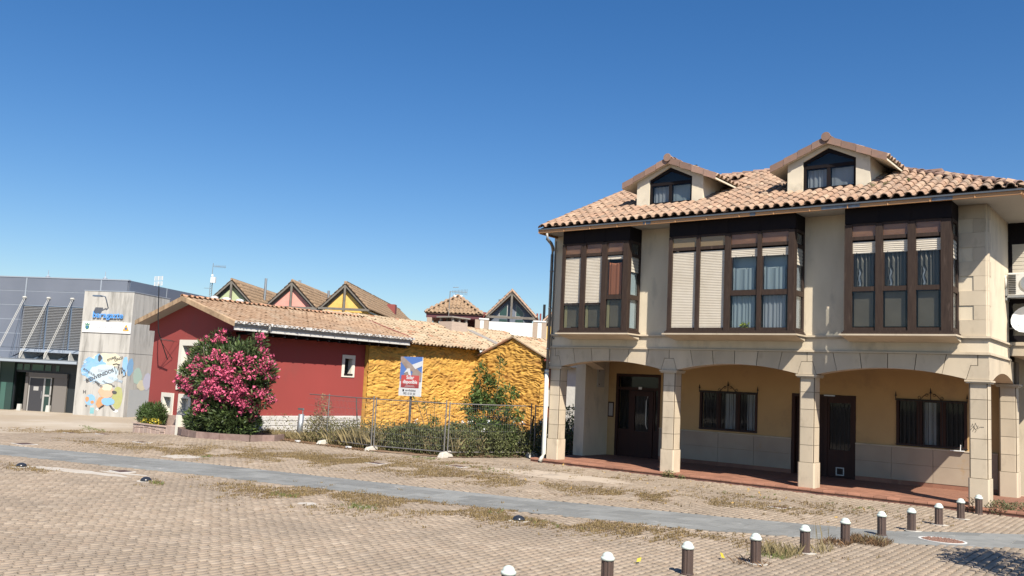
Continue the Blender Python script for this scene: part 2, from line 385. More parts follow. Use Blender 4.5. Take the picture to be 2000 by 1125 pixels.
zz = zgv(P[:, 0])+RNG.normal(0, .0022, n)+.004*np.sin(P[:, 0]*1.3)*np.sin(P[:, 1]*.9)
bx = base[None, :, 0]*sc[:, None]; by = np.repeat(base[None, :, 1], n, 0)
V = np.stack([P[:, 0, None]+bx*np.cos(rot)[:, None]-by*np.sin(rot)[:, None], P[:, 1, None]+bx*np.sin(rot)[:, None]+by*np.cos(rot)[:, None], zz[:, None]+np.repeat(base[None, :, 2], n, 0)], 2)
tilt = RNG.normal(0, .012, (n, 2)); V[:, :, 2] += bx*tilt[:, :1]+by*tilt[:, 1:]
NP = 300
bs = MB(); bs.v = [tuple(p) for p in base]; bs.f = SF; me_p = bs.mesh('paver'); me_p.materials.append(m_paver)
for i in range(NP):
    inst('paver', me_p, ground, Matrix.Translation((P[i, 0], P[i, 1], zz[i])) @ Matrix.Rotation(rot[i], 4, 'Z'))
Fc = (np.array(SF)[None]+(np.arange(n-NP)*12)[:, None, None]).reshape(-1, 4)
heavy('pavers', V[NP:], Fc, m_paver, ground, np.repeat(RNG.random(n-NP), 12))
# beyond the setts: worn paving seen too flat to tell its stones apart
def strip(name, poly, dz, m, parent=ground, kind=None):
    b = MB(); b.quad(*[(x, y, zg(x, y)+dz) for x, y in poly]); return b.build(name, m, parent, kind=kind)
b = MB()
gx = list(np.arange(-90, -29.9, 2)); gy = [-60, -40, -30, -26, -22, -18, -14, -10, -6, -3, 0, 4, 8, 14, 20, 40]
for i in range(len(gx)-1):
    for j in range(len(gy)-1):
        b.quad(*[(x, y, zg(x, y)-.006) for x, y in ((gx[i], gy[j]), (gx[i+1], gy[j]), (gx[i+1], gy[j+1]), (gx[i], gy[j+1]))])
b.build('far_paving', m_far, ground)
b = MB(); b.quad(*[(x, y, zg(x, y)-.008) for x, y in ((-30, 30), (-30, -4), (-25.7, -4), (-25.7, 30))]); b.build('house_footing', m_far, ground)
b = MB(); b.box(1.6, 9, .9, 6, -.3, -.12); b.build('side_pavement', m_far, ground)

# slate-coloured band of slabs
path = bpy.data.objects.new('path', None); COL.objects.link(path); path['kind'] = 'structure'; path['label'] = 'grey slab band crossing the paved square'; ORG[path.name] = (0, 0, 0)
bb = MB()
X = [-60, -40, -30, -25, -22, -19, -16, -13, -10, -7, -5, -3, -1.5, -.3, .3, 1, 1.6, 3, 5, 8]
for a, c in zip(X[:-1], X[1:]):
    bb.quad((a, interp(BOT, a)-.02, zg(a, 0)-.012), (c, interp(BOT, c)-.02, zg(c, 0)-.012), (c, interp(TOP, c)+.02, zg(c, 0)-.012), (a, interp(TOP, a)+.02, zg(a, 0)-.012))
bb.build('path_bed', m_mortar, path)
x = -45.; rows = 4; k = 0
while x < 6.5:
    st = .62 if x > -24 else 1.3
    for r in range(rows):
        sh = (r % 2)*st*.5
        xa, xb = x+sh, x+st+sh
        g = .009
        def PT(xx, t): return (xx, interp(BOT, xx)+(interp(TOP, xx)-interp(BOT, xx))*t)
        t0, t1 = r/rows+.006, (r+1)/rows-.006
        q = [PT(xa+g, t0), PT(xb-g, t0), PT(xb-g, t1), PT(xa+g, t1)]
        cx, cy = sum(p[0] for p in q)/4, sum(p[1] for p in q)/4
        if in_pit(cx, cy, 1.9): continue
        z = zg(cx, cy)+random.gauss(0, .0015)
        s = MB(); s.prism([(a, c, zg(a, c)-.015) for a, c in q], (0, 0, .015+random.gauss(0, .0012))); s.build('paving_slab', m_slab, path)
    x += st
# ring of slab pieces and the gravel pit where a tree once stood
b = MB(); n_ = 28; rim = [(cos(2*pi*i/n_), sin(2*pi*i/n_)) for i in range(n_)]
ins = MB()
for i in range(n_):
    a, c = rim[i], rim[(i+1) % n_]
    for k0, k1, zt in ((1.0, 1.12, .004),):
        q = [(PIT[0]+a[0]*PIT[2]*k0, PIT[1]+a[1]*PIT[3]*k0), (PIT[0]+a[0]*PIT[2]*k1, PIT[1]+a[1]*PIT[3]*k1), (PIT[0]+c[0]*PIT[2]*k1, PIT[1]+c[1]*PIT[3]*k1), (PIT[0]+c[0]*PIT[2]*k0, PIT[1]+c[1]*PIT[3]*k0)]
        b.prism([(x_, y_, -.17) for x_, y_ in q], (0, 0, .02+zt))
    q = [(PIT[0]+a[0]*PIT[2]*1.13, PIT[1]+a[1]*PIT[3]*1.13), (PIT[0]+a[0]*PIT[2]*2.5, PIT[1]+a[1]*PIT[3]*2.5), (PIT[0]+c[0]*PIT[2]*2.5, PIT[1]+c[1]*PIT[3]*2.5), (PIT[0]+c[0]*PIT[2]*1.13, PIT[1]+c[1]*PIT[3]*1.13)]
    ins.prism([(x_, y_, -.17) for x_, y_ in q], (0, 0, .0165))
m_rim = mat('pale_rim', (.62, .60, .56), .8)
ins.build('paving_slab', m_slab, path)
tp = thing('tree_pit', 'round gravel-filled pit with a pale rim set in the grey band beside the bollards', 'tree pit', (PIT[0], PIT[1], -.15))
b.build('rim', m_rim, tp)
m_grav = mat('red_gravel', (.20, .11, .08), .95, rnd=.35)
g = RNG.random(900)*2*pi; rr = np.sqrt(RNG.random(900))*.95
pp = np.stack([PIT[0]+np.cos(g)*rr*PIT[2], PIT[1]+np.sin(g)*rr*PIT[3], np.full(900, -.152)], 1)
gm = MB(); gm.v = [(-.5, -.4, 0), (.5, -.5, 0), (.4, .5, 0), (-.5, .4, 0), (-.3, -.2, .7), (.2, -.3, .6), (.3, .2, .8), (-.2, .3, .6)]
gm.f = [(4, 5, 6, 7), (0, 1, 5, 4), (1, 2, 6, 5), (2, 3, 7, 6), (3, 0, 4, 7)]; gme = gm.mesh('pebble')
many('gravel', gme, [Matrix.Translation(p) @ Matrix.Rotation(random.random()*6, 4, 'Z') @ Matrix.Scale(.012+.012*random.random(), 4) for p in pp], m_grav, tp)

# ------------------------------------------------------------------ corner house with arcade
XS = [-12.09, -8.06, -4.03, 0.0]; CW = .45; ZT = 7.06; PFZ = -.03
house = thing('corner_house', 'two-storey cream stone house with an arcade, three dark wood bay windows and tiled dormers', 'house', (-6, 2, 0))
# core walls (upper floor, back, sides)
b = MB()
b.box(-12.09, .45, 0, .3, 3.47, 7.1)               # front upper wall
b.box(.15, .45, .3, 2.77, 3.47, 7.1)               # right side, front stretch
b.box(-12.09, -11.8, .3, 10, 3.47, 7.1)            # left side
b.build('upper_wall', m_stucco, house)
b = MB(); b.box(-12.6, .45, 10, 10.3, -.2, 7.1); b.box(.15, .45, 5.6, 10, -.2, 7.1); b.box(-12.6, -12.2, 4.2, 10, -.2, 3.4); b.build('rear_wall', m_stucco, house)
b = MB(); b.box(-12.4, .42, .43, 3.9, 3.2, 3.3); b.build('porch_ceiling', m_ochre, house)
# arch beam: body + proud voussoirs
def arch_z(x, c0, c1, z0=2.885, zc=3.10):
    xm = (c0+c1)/2; h = (c1-c0)/2; t = (x-xm)/h
    s = zc-z0; R = (h*h+s*s)/(2*s); return zc-R+sqrt(max(0, R*R-(x-xm)**2))
def arch_body(a0, a1, depth0, depth1, name='arch_beam', axis='x', m=None):
    b = MB(); N = 14; pts = [a0+(a1-a0)*i/N for i in range(N+1)]
    for p, q in zip(pts[:-1], pts[1:]):
        zp, zq = arch_z(p, a0, a1), arch_z(q, a0, a1)
        if axis == 'x': b.prism([(p, depth0, zp), (q, depth0, zq), (q, depth0, 3.47), (p, depth0, 3.47)], (0, depth1-depth0, 0))
        else: b.prism([(depth0, p, zp), (depth0, q, zq), (depth0, q, 3.47), (depth0, p, 3.47)], (depth1-depth0, 0, 0))
    b.build(name, m or m_stone, house)
for a, c in zip(XS[:-1], XS[1:]): arch_body(a+CW, c, .03, CW-.01); arch_body(a+CW, c, .007, .03, 'joint_bed', m=m_joint)
for x, y in [(q, 0) for q in XS]+[(.09, 3.3)]:
    b = MB(); b.box(x+.012, x+CW-.012, y+.012, y+CW-.012, 2.87, 3.47); b.build('pier_core', m_joint, house)
arch_body(CW, 3.3, .008, CW-.006, 'side_arch_beam', 'y')
arch_body(CW, 2.6, -12.08, -12.08+CW-.02, 'side_arch_beam', 'y')
fm = MB()
def wedge(xt0, xt1, xb0, xb1, zf):
    """face block of an arch: straight top, curved or straight bottom, standing 18 mm proud"""
    g = .009; N = 5
    bot = [(xb0+g+(xb1-xb0-2*g)*i/N) for i in range(N+1)]
    pts = [(x, -.012, zf(x)) for x in bot]+[(xt1-g, -.012, 3.462), (xt0+g, -.012, 3.462)]
    s = MB(); s.prism(pts, (0, .03, 0)); s.build('voussoir', m_stone, house)
for k in range(3):
    c0, c1 = XS[k]+CW/2, XS[k+1]+CW/2; a, c = XS[k]+CW, XS[k+1]; cm = (c0+c1)/2
    f = lambda x: arch_z(x, a, c)
    tops = [c0+(c1-c0)*i/6 for i in range(7)]
    bts = [cm+(t-cm)*.93 for t in tops]
    bts[0] = a+.03; bts[6] = c-.03
    for i in range(1, 5): wedge(tops[i], tops[i+1], bts[i], bts[i+1], f)
    g = .009
    for side in (0, 1):      # end blocks step round the trapezoid over each column
        if side == 0: cx, e, tb, tt = c0, a, bts[1], tops[1]; sg = 1
        else: cx, e, tb, tt = c1, c, bts[5], tops[5]; sg = -1
        mid = [e+(tb-e)*i/4 for i in range(5)]
        pts = [(cx+sg*.25, -.012, 2.892)]+[(x, -.012, f(x)) for x in mid[1:]]+[(tt-sg*g, -.012, 3.462), (cx+sg*g, -.012, 3.462), (cx+sg*g, -.012, 3.222), (cx+sg*.155, -.012, 3.222)]
        s = MB(); s.prism(pts, (0, .03, 0)); s.build('voussoir', m_stone, house)
for k, x in enumerate(XS):
    cx = x+CW/2; s = MB()
    l0 = -.24 if k else -.22; r0_ = .24 if k < 3 else .225
    s.prism([(cx+l0, -.014, 2.885), (cx+r0_, -.014, 2.885), (cx+min(r0_, .145) if k < 3 else cx+.2, -.014, 3.21), (cx-.145, -.014, 3.21)], (0, .03, 0)); s.build('springer_block', m_stone, house)
# right side face of the beam
s = MB(); s.prism([(CW+.012, .006, 2.885)]+[(CW+.012, y, arch_z(y, CW, 3.3)) for y in np.linspace(CW+.02, 3.28, 12)]+[(CW+.012, 3.3+.44, 2.885), (CW+.012, 3.3+.44, 3.462), (CW+.012, .006, 3.462)], (-.03, 0, 0)); s.build('side_face_block', m_stone, house)
s = MB(); s.box(.235, .462, -.012, .015, 3.0, 3.462); s.box(.4, .462, -.010, .012, 2.886, 3.1); s.build('voussoir', m_stone, house)
s = MB(); s.box(-12.09, -11.87, -.010, .015, 3.0, 3.462); s.build('voussoir', m_stone, house)
# columns: stacked blocks with sunk joints
zj = [PFZ, .615, 1.06, 1.52, 1.98, 2.43, 2.80]
for k, (x, y) in enumerate([(q, 0) for q in XS]+[(.09, 3.3)]):
    col = MB(); col.box(x+.03, x+CW-.03, y+.03, y+CW-.03, PFZ-.1, 2.86); col = col.build('column', m_joint, house)
    for i in range(6):
        e = .022 if i else 0.0
        s = MB(); z0 = zj[i]-(.0 if i else .1)
        c_ = .035
        X0, X1, Y0, Y1 = x+e, x+CW-e, y+e, y+CW-e
        s.prism([(X0+c_, Y0, z0), (X1-c_, Y0, z0), (X1, Y0+c_, z0), (X1, Y1-c_, z0), (X1-c_, Y1, z0), (X0+c_, Y1, z0), (X0, Y1-c_, z0), (X0, Y0+c_, z0)], (0, 0, zj[i+1]-z0-(.012 if i < 5 else 0)))
        s.build('stone_block', m_stone, col)
    s = MB(); s.box(x-.03, x+CW+.03, y-.03, y+CW+.03, 2.80, 2.835); s.box(x-.055, x+CW+.055, y-.055, y+CW+.055, 2.835, 2.878); s.build('capital', m_stone, col)
# mouldings and frieze wrap front and right side
def band(z0, z1, pr, name, m=m_stone, ch=0):
    s = MB(); s.box(-12.09-pr*.5, .45+pr, -pr, .0, z0, z1); s.box(.45, .45+pr, 0.0, 2.77, z0, z1); s.build(name, m, house)
band(3.466, 3.505, .055, 'string_course'); band(3.505, 3.53, .03, 'string_course')
band(3.53, 3.82, .012, 'frieze', m_stucco); band(3.82, 3.855, .04, 'cornice'); band(3.855, 3.90, .075, 'cornice')
# quoins at the right corner
z = 3.905; long_ = True
for z0, z1, ln in ((3.905, 4.29, .16), (4.29, 4.63, 0), (4.63, 4.98, .16), (4.98, 5.33, 0), (5.33, 5.69, .16), (5.69, 6.02, 0), (6.02, 6.38, .16), (6.38, 6.71, 0), (6.71, 7.04, .16)):
    xl = -.16 if ln else .15; yl = .30 if ln else .16
    s = MB(); s.prism([(xl, -.02, z0+.003), (.45-.04, -.02, z0+.003), (.472, .04, z0+.003), (.472, yl, z0+.003), (.40, yl, z0+.003), (.40, .04, z0+.003), (xl, .04, z0+.003)], (0, 0, z1-z0-.005)); s.build('quoin', m_stone, house)

# bay windows ------------------------------------------------------------
BY = -.70
def curtain(bay, x0, x1, z0, z1, y, m, amp=.012, nf=7, name='curtain', sag=0):
    s = MB(); N = 26
    for i in range(N+1):
        t = i/N; x = x0+(x1-x0)*t; yy = y+amp*sin(t*nf*2*pi+sin(t*9)*1.2)
        s.v += [(x, yy, z0), (x, yy+amp*.3*sin(t*31), z1-sag*sin(pi*t))]
    s.f = [(2*i, 2*i+2, 2*i+3, 2*i+1) for i in range(N)]
    return s.build(name, m, bay, smooth=True)
def shutter(bay, x0, x1, z0, z1, y=BY+.055):
    s = MB(); n = max(2, int((z1-z0)/.045)); h = (z1-z0)/n
    for i in range(n):
        a = z0+i*h
        s.prism([(x0, y, a), (x0, y-.009, a+h*.3), (x0, y-.009, a+h*.75), (x0, y, a+h*.97), (x0, y+.008, a+h*.97), (x0, y+.008, a)], (x1-x0, 0, 0))
    s.build('roller_shutter', m_shut, bay)
    for t in (.18, .8):
        c = MB(); c.tube([(x0+(x1-x0)*t, y-.012, z0+.035), (x0+(x1-x0)*t, y-.02, z0-.01), (x0+(x1-x0)*t+.02, y-.02, z0-.015)], .008, 5); c.build('shutter_stop', m_iron, bay)
def pane(bay, x0, x1, z0, z1, y=BY+.022):
    s = MB(); s.box(x0, x1, y, y+.006, z0, z1); s.build('pane', m_glass, bay)
def bay_window(x0, x1, lights, posts, spec, name='bay_window'):
    bay = MB()
    # carcass: sill, corner posts, mullions, rails, head
    Z0, Z1 = 3.92, 6.635
    for a, c in posts: bay.box(a, c, BY-.02, BY+.09, Z0+.06, Z1)
    for a, c in lights:
        bay.box(a-.012, c+.012, BY+.012, BY+.075, 6.239, 6.327); bay.box(a-.012, c+.012, BY+.01, BY+.07, 6.596, 6.655); bay.box(a-.012, c+.012, BY+.012, BY+.075, 3.98, 4.059)
    bay = bay.build(name, m_wood, house)
    s = MB(); s.box(x0-.05, x1+.05, BY-.06, -.002, 3.896, 3.946); s.box(x0-.02, x1+.02, BY-.03, -.002, 3.946, 3.982); s.build('sill', m_wood, bay)
    s = MB(); s.box(x0, x1, BY-.005, -.002, 6.655, 7.055); s.box(x0+.01, x1-.03, BY+.04, BY+.06, 6.575, 6.694)
    for a, c in posts[1:-1]: s.box((a+c)/2-.006, (a+c)/2+.006, BY-.012, BY, 6.674, 7.05)
    s.build('head_board', m_wood_d, bay)
    # sides
    for xa, xb, side in ((x0, x0+.05, 0), (x1-.05, x1, 1)):
        s = MB(); s.box(xa, xb, -.10, -.004, Z0+.06, 6.655); s.box(xa, xb, BY+.09, BY+.14, Z0+.06, 6.655)
        s.box(xa, xb, BY+.14, -.1, 3.99, 4.059); s.box(xa, xb, BY+.14, -.1, 4.905, 5.044); s.box(xa, xb, BY+.14, -.1, 6.177, 6.277); s.box(xa, xb, BY+.14, -.1, 6.575, 6.655)
        s.build('side_frame', m_wood, bay)
        if side:
            s = MB(); s.box(xb-.03, xb-.024, BY+.14, -.1, 4.059, 4.905); s.box(xb-.03, xb-.024, BY+.14, -.1, 5.044, 6.177); s.box(xb-.03, xb-.024, BY+.14, -.1, 6.277, 6.575); s.build('pane', m_glass, bay)
            s = MB(); s.quad((xb-.07, BY+.16, 4.04), (xb-.07, -.1, 4.04), (xb-.07, -.1, 6.177), (xb-.07, BY+.16, 6.177)); s.build('curtain', m_curt_w if spec != 'b1' else m_curt_b, bay)
            s = MB(); n = 10
            for i in range(n): s.box(xb-.045, xb-.02-.008*(i % 2), BY+.14, -.1, 5.73+i*.045, 5.772+i*.045)
            s.build('roller_shutter', m_shut, bay)
    s = MB(); s.box(x0+.06, x1-.06, -.16, -.14, 3.99, 6.655); s.build('inner_backing', m_dark, bay)  # near-black sheet added so the bay's inside looks unlit
    # stone corbel below
    s = MB(); s.box(x0-.10, x1+.10, BY-.11, -.076, 3.853, 3.894); s.prism([(x0-.06, BY-.08, 3.853), (x0-.06, -.076, 3.853), (x0-.06, -.076, 3.74), (x0-.06, BY+.25, 3.80)], (x1-x0+.12, 0, 0)); s.build('corbel', m_stone, bay)
    return bay
# bay 1
L1 = [(-11.16, -10.563), (-10.394, -9.808), (-9.638, -9.072)]
b1 = bay_window(-11.259, -8.873, L1, [(-11.259, -11.16), (-10.563, -10.394), (-9.808, -9.638), (-9.072, -8.893)], 'b1')
for a, c in L1:
    pane(b1, a, c, 6.327, 6.596); s = MB(); s.box(a, c, BY+.032, BY+.04, 6.277, 6.635); s.build('blind', m_blind_b, b1)
for a, c in L1[:2]:
    shutter(b1, a, c, 4.805, 6.218); s = MB(); s.box(a, c, BY+.03, BY+.08, 4.735, 4.786); s.build('rail', m_wood, b1)
    pane(b1, a, c, 4.059, 4.766); s = MB(); s.box(a+.1, c-.04, BY+.1, BY+.11, 4.09, 4.735); s.build('inner_panel', m_taupe, b1); s = MB(); s.box(a, a+.08, BY+.09, BY+.12, 4.049, 4.786); s.build('jamb_board', m_taupe_l, b1)
a, c = L1[2]; shutter(b1, a, c, 6.098, 6.218)
s = MB(); s.box(a, c, BY+.005, BY+.09, 4.905, 5.039); s.box(a, a+.035, BY+.02, BY+.08, 5.039, 6.078); s.box(c-.05, c, BY+.02, BY+.08, 5.039, 6.078); s.build('rail', m_wood, b1)
pane(b1, a, c, 5.044, 6.088); curtain(b1, a+.045, c-.055, 5.054, 6.018, BY+.09, m_curt_o, .008, 3, sag=.03)
pane(b1, a, c, 4.059, 4.905); s = MB(); s.box(a+.1, c-.04, BY+.1, BY+.11, 4.09, 4.885); s.build('inner_panel', m_taupe, b1); s = MB(); s.box(a, a+.08, BY+.09, BY+.12, 4.049, 4.885); s.build('jamb_board', m_taupe_l, b1)
# bay 2
L2 = [(-7.461, -6.715), (-6.606, -5.86), (-5.692, -4.926), (-4.816, -4.08)]
b2 = bay_window(-7.571, -3.902, L2, [(-7.571, -7.461), (-6.715, -6.606), (-5.86, -5.692), (-4.926, -4.816), (-4.08, -3.921)], 'b2')
for i, (a, c) in enumerate(L2):
    pane(b2, a, c, 6.327, 6.596); s = MB(); s.box(a, c, BY+.032, BY+.04, 6.277, 6.635); s.build('blind', m_blind_t if i < 2 else m_blind_b, b2)
for a, c in L2[:2]: shutter(b2, a+.005, c-.005, 4.03, 6.198)
for a, c in L2[2:]:
    shutter(b2, a+.005, c-.005, 5.969, 6.198)
    s = MB(); s.box(a, c, BY+.005, BY+.09, 4.925, 5.069); s.box(a, a+.04, BY+.02, BY+.08, 5.069, 5.969); s.box(c-.04, c, BY+.02, BY+.08, 5.069, 5.969); s.build('rail', m_wood, b2)
    pane(b2, a, c, 5.074, 5.959); pane(b2, a, c, 4.069, 4.925)
    curtain(b2, a+.05, c-.12, 5.084, 5.7, BY+.11, m_curt_b, .012, 3.5, sag=.05); curtain(b2, a+.03, c-.1, 4.069, 4.915, BY+.12, m_curt_w if a > -5 else m_curt_b, .018, 6)
    s = MB(); s.box(a, c, BY+.2, BY+.21, 5.034, 5.979); s.build('net', m_curt_b, b2)
P_, d_ = in_ellipsoids([(-5.294, BY+.1, 4.129, .12, .03, .07)], 60)
leaves('pot_plant', P_, .07, mat('yellow_leaf', (.42, .45, .04), .8, rnd=.3), b2, aspect=.6)
# bay 3
L3 = [(-2.46, -1.893), (-1.725, -1.147), (-0.969, -0.412)]
b3 = bay_window(-2.639, -0.173, L3, [(-2.639, -2.46), (-1.893, -1.725), (-1.147, -0.969), (-0.412, -0.193)], 'b3')
for i, (a, c) in enumerate(L3):
    pane(b3, a, c, 6.327, 6.605); s = MB(); s.box(a, c, BY+.032, BY+.04, 6.277, 6.635); s.build('blind', m_blind_b, b3)
    shutter(b3, a+.005, c-.005, 5.899, 6.198)
    s = MB(); s.box(a, c, BY+.005, BY+.09, 4.954, 5.069); s.box(a, a+.035, BY+.02, BY+.08, 5.069, 5.899); s.box(c-.035, c, BY+.02, BY+.08, 5.069, 5.899); s.build('rail', m_wood, b3)
    pane(b3, a, c, 5.074, 5.899); pane(b3, a, c, 4.069, 4.954)
    curtain(b3, a+.04, c-.06, 5.084, 5.899, BY+.13, m_drape, .03, 5)
    s = MB(); s.box(a+.03, c-.08, BY+.1, BY+.11, 4.09, 4.935); s.build('inner_panel', m_taupe, b3)
    for sx, am, h in ((.13, .012, .45), (.2, .015, .5)):     # wavy stripes printed on the drapes
        s = MB(); pts = [(a+sx+am*1.6*sin(i*.9), BY+.092, 5.094+i*h/12) for i in range(13)]
        s.tube(pts, .007, 4); s.build('drape_stripe', m_wood_d, b3)
    s = MB(); s.prism([(a+.135, BY+.105, 5.094), (a+.195, BY+.105, 5.094), (a+.19, BY+.105, 5.432), (a+.15, BY+.105, 5.532), (a+.13, BY+.105, 5.382)], (0, .004, 0)); s.build('drape_edge', m_curt_w, b3)

# eaves ------------------------------------------------------------------
XL, XR, YF, YB = -12.0, 1.32, -.93, 10.9; T = .43; ZE = 7.175
b = MB(); b.box(XL, XR-.06, YF+.06, .0, 7.06, 7.10); b.box(.0, XR-.06, .0, 10.3, 7.062, 7.10); b.build('soffit', m_soffit, house)
b = MB(); n = 14; xa = np.linspace(XL-.03, XR, n+1)
for i in range(n):
    s = MB(); s.box(xa[i]+.004, xa[i+1]-.004, YF-.03, YF+.04, 7.02, 7.105); s.build('fascia_board', m_fascia, house)
    s = MB(); s.box(xa[i]-.012, xa[i]+.012, YF-.045, YF+.02, 7.012, 7.115); s.build('gutter_clip', m_fascia, house)
for a, c in ((-8.3, -8.05), (-3.15, -2.2), (-.55, -.1), (-5.05, -4.9)):
    s = MB(); s.box(a, c, YF-.036, YF-.02, 7.025, 7.10); s.build('repair_patch', m_patch, house)
b = MB(); b.box(XL-.03, XR+.02, YF-.07, YF-.02, 7.105, 7.145); b.box(XL-.03, XR+.02, YF-.02, YF+.05, 7.105, 7.115); b.build('gutter', m_gutter, house)
b = MB(); b.box(XR-.05, XR+.02, YF+.04, 10.5, 7.02, 7.105); b.build('fascia_board', m_fascia, house)
b = MB(); b.box(XR-.03, XR+.06, YF-.02, 10.5, 7.105, 7.145); b.build('gutter', m_gutter, house)
b = MB(); b.box(XL-.02, XL+.02, YF, 5, 6.99, 7.09); b.build('barge_board', m_fascia, house)
# roof deck: front slope to the ridge, hip to the right
RY, RZ = 4.9, ZE+T*(4.9-YF); HX = XR-(RY-YF)
b = MB()
b.quad((XL, YF, ZE-.01), (XR, YF, ZE-.01), (HX, RY, RZ-.01), (XL, RY, RZ-.01)); b.quad((XR, YF, ZE-.01), (XR, YB, ZE-.01), (HX, RY, RZ-.01)); b.quad((XL, RY, RZ-.01), (HX, RY, RZ-.01), (XR, YB, ZE-.01), (XL, YB, ZE-.01))
b.quad((XL, YF, ZE-.01), (XL, RY, RZ-.01), (XL, YB, ZE-.01)); b.quad((XL, YF, ZE-.02), (XL, YB, ZE-.02), (XR, YB, ZE-.02), (XR, YF, ZE-.02))
roof = b.build('roof', mat('roof_deck', (.16, .09, .06), .95), house)
me_tile = tile_mesh('roof_tile', m_tile, .268, .44, .098, .016, 7); me_ridge = ridge_mesh('ridge_tile', m_ridge)
DW = [(-9.53, -7.27, .75), (-4.69, -2.45, .75)]
def okf(p):
    if p.x > XR-(p.y-YF)-.02: return False
    for a, c, y in DW:
        if a+.02 < p.x < c-.02 and p.y > y and p.y < 4.2: return False
    return p.y < RY
cs = cos(math.atan(T)); sn = sin(math.atan(T)); SL = (RY-YF)/cs
lay_tiles(roof, (XL-.02, YF-.05, ZE+.0), (1, 0, 0), (0, cs, sn), XR-XL+.05, SL+.2, me_tile, m_tile, pitch=.2705, gauge=.355, ok=okf, nparts=300)
def oks(p): return p.y > YF+(XR-p.x)+.02 and p.y < YB-(XR-p.x)
lay_tiles(roof, (XR+.05, YF, ZE), (0, 1, 0), (-cs, 0, sn), 11, SL+.2, me_tile, m_tile, pitch=.2705, gauge=.355, ok=oks)
lay_ridge(roof, (XR-.05, YF+.02, ZE+.05), (HX, RY, RZ+.05), me_ridge, .36)
lay_ridge(roof, (XL, RY, RZ+.04), (HX, RY, RZ+.04), me_ridge, .38)
lay_ridge(roof, (XL+.02, YF, ZE+.03), (XL+.02, RY, RZ+.03), me_ridge, .38, lift=-.02)
s = MB(); s.box(-2.1, -1.4, 4.0, 4.5, 8.6, 9.02); s.build('chimney_slab', m_ridge, house)
for cx, cy, r in ((-3.55, -.55, .09), (-2.35, .5, .14), (-2.15, .05, .10), (-1.95, .55, .12), (-1.5, .8, .08)):
    P_, d_ = in_ellipsoids([(cx, cy, ZE+T*(cy-YF)+.09, r, r, .05)], 160); leaves('moss_patch', P_, .03, m_moss, roof, aspect=.5)

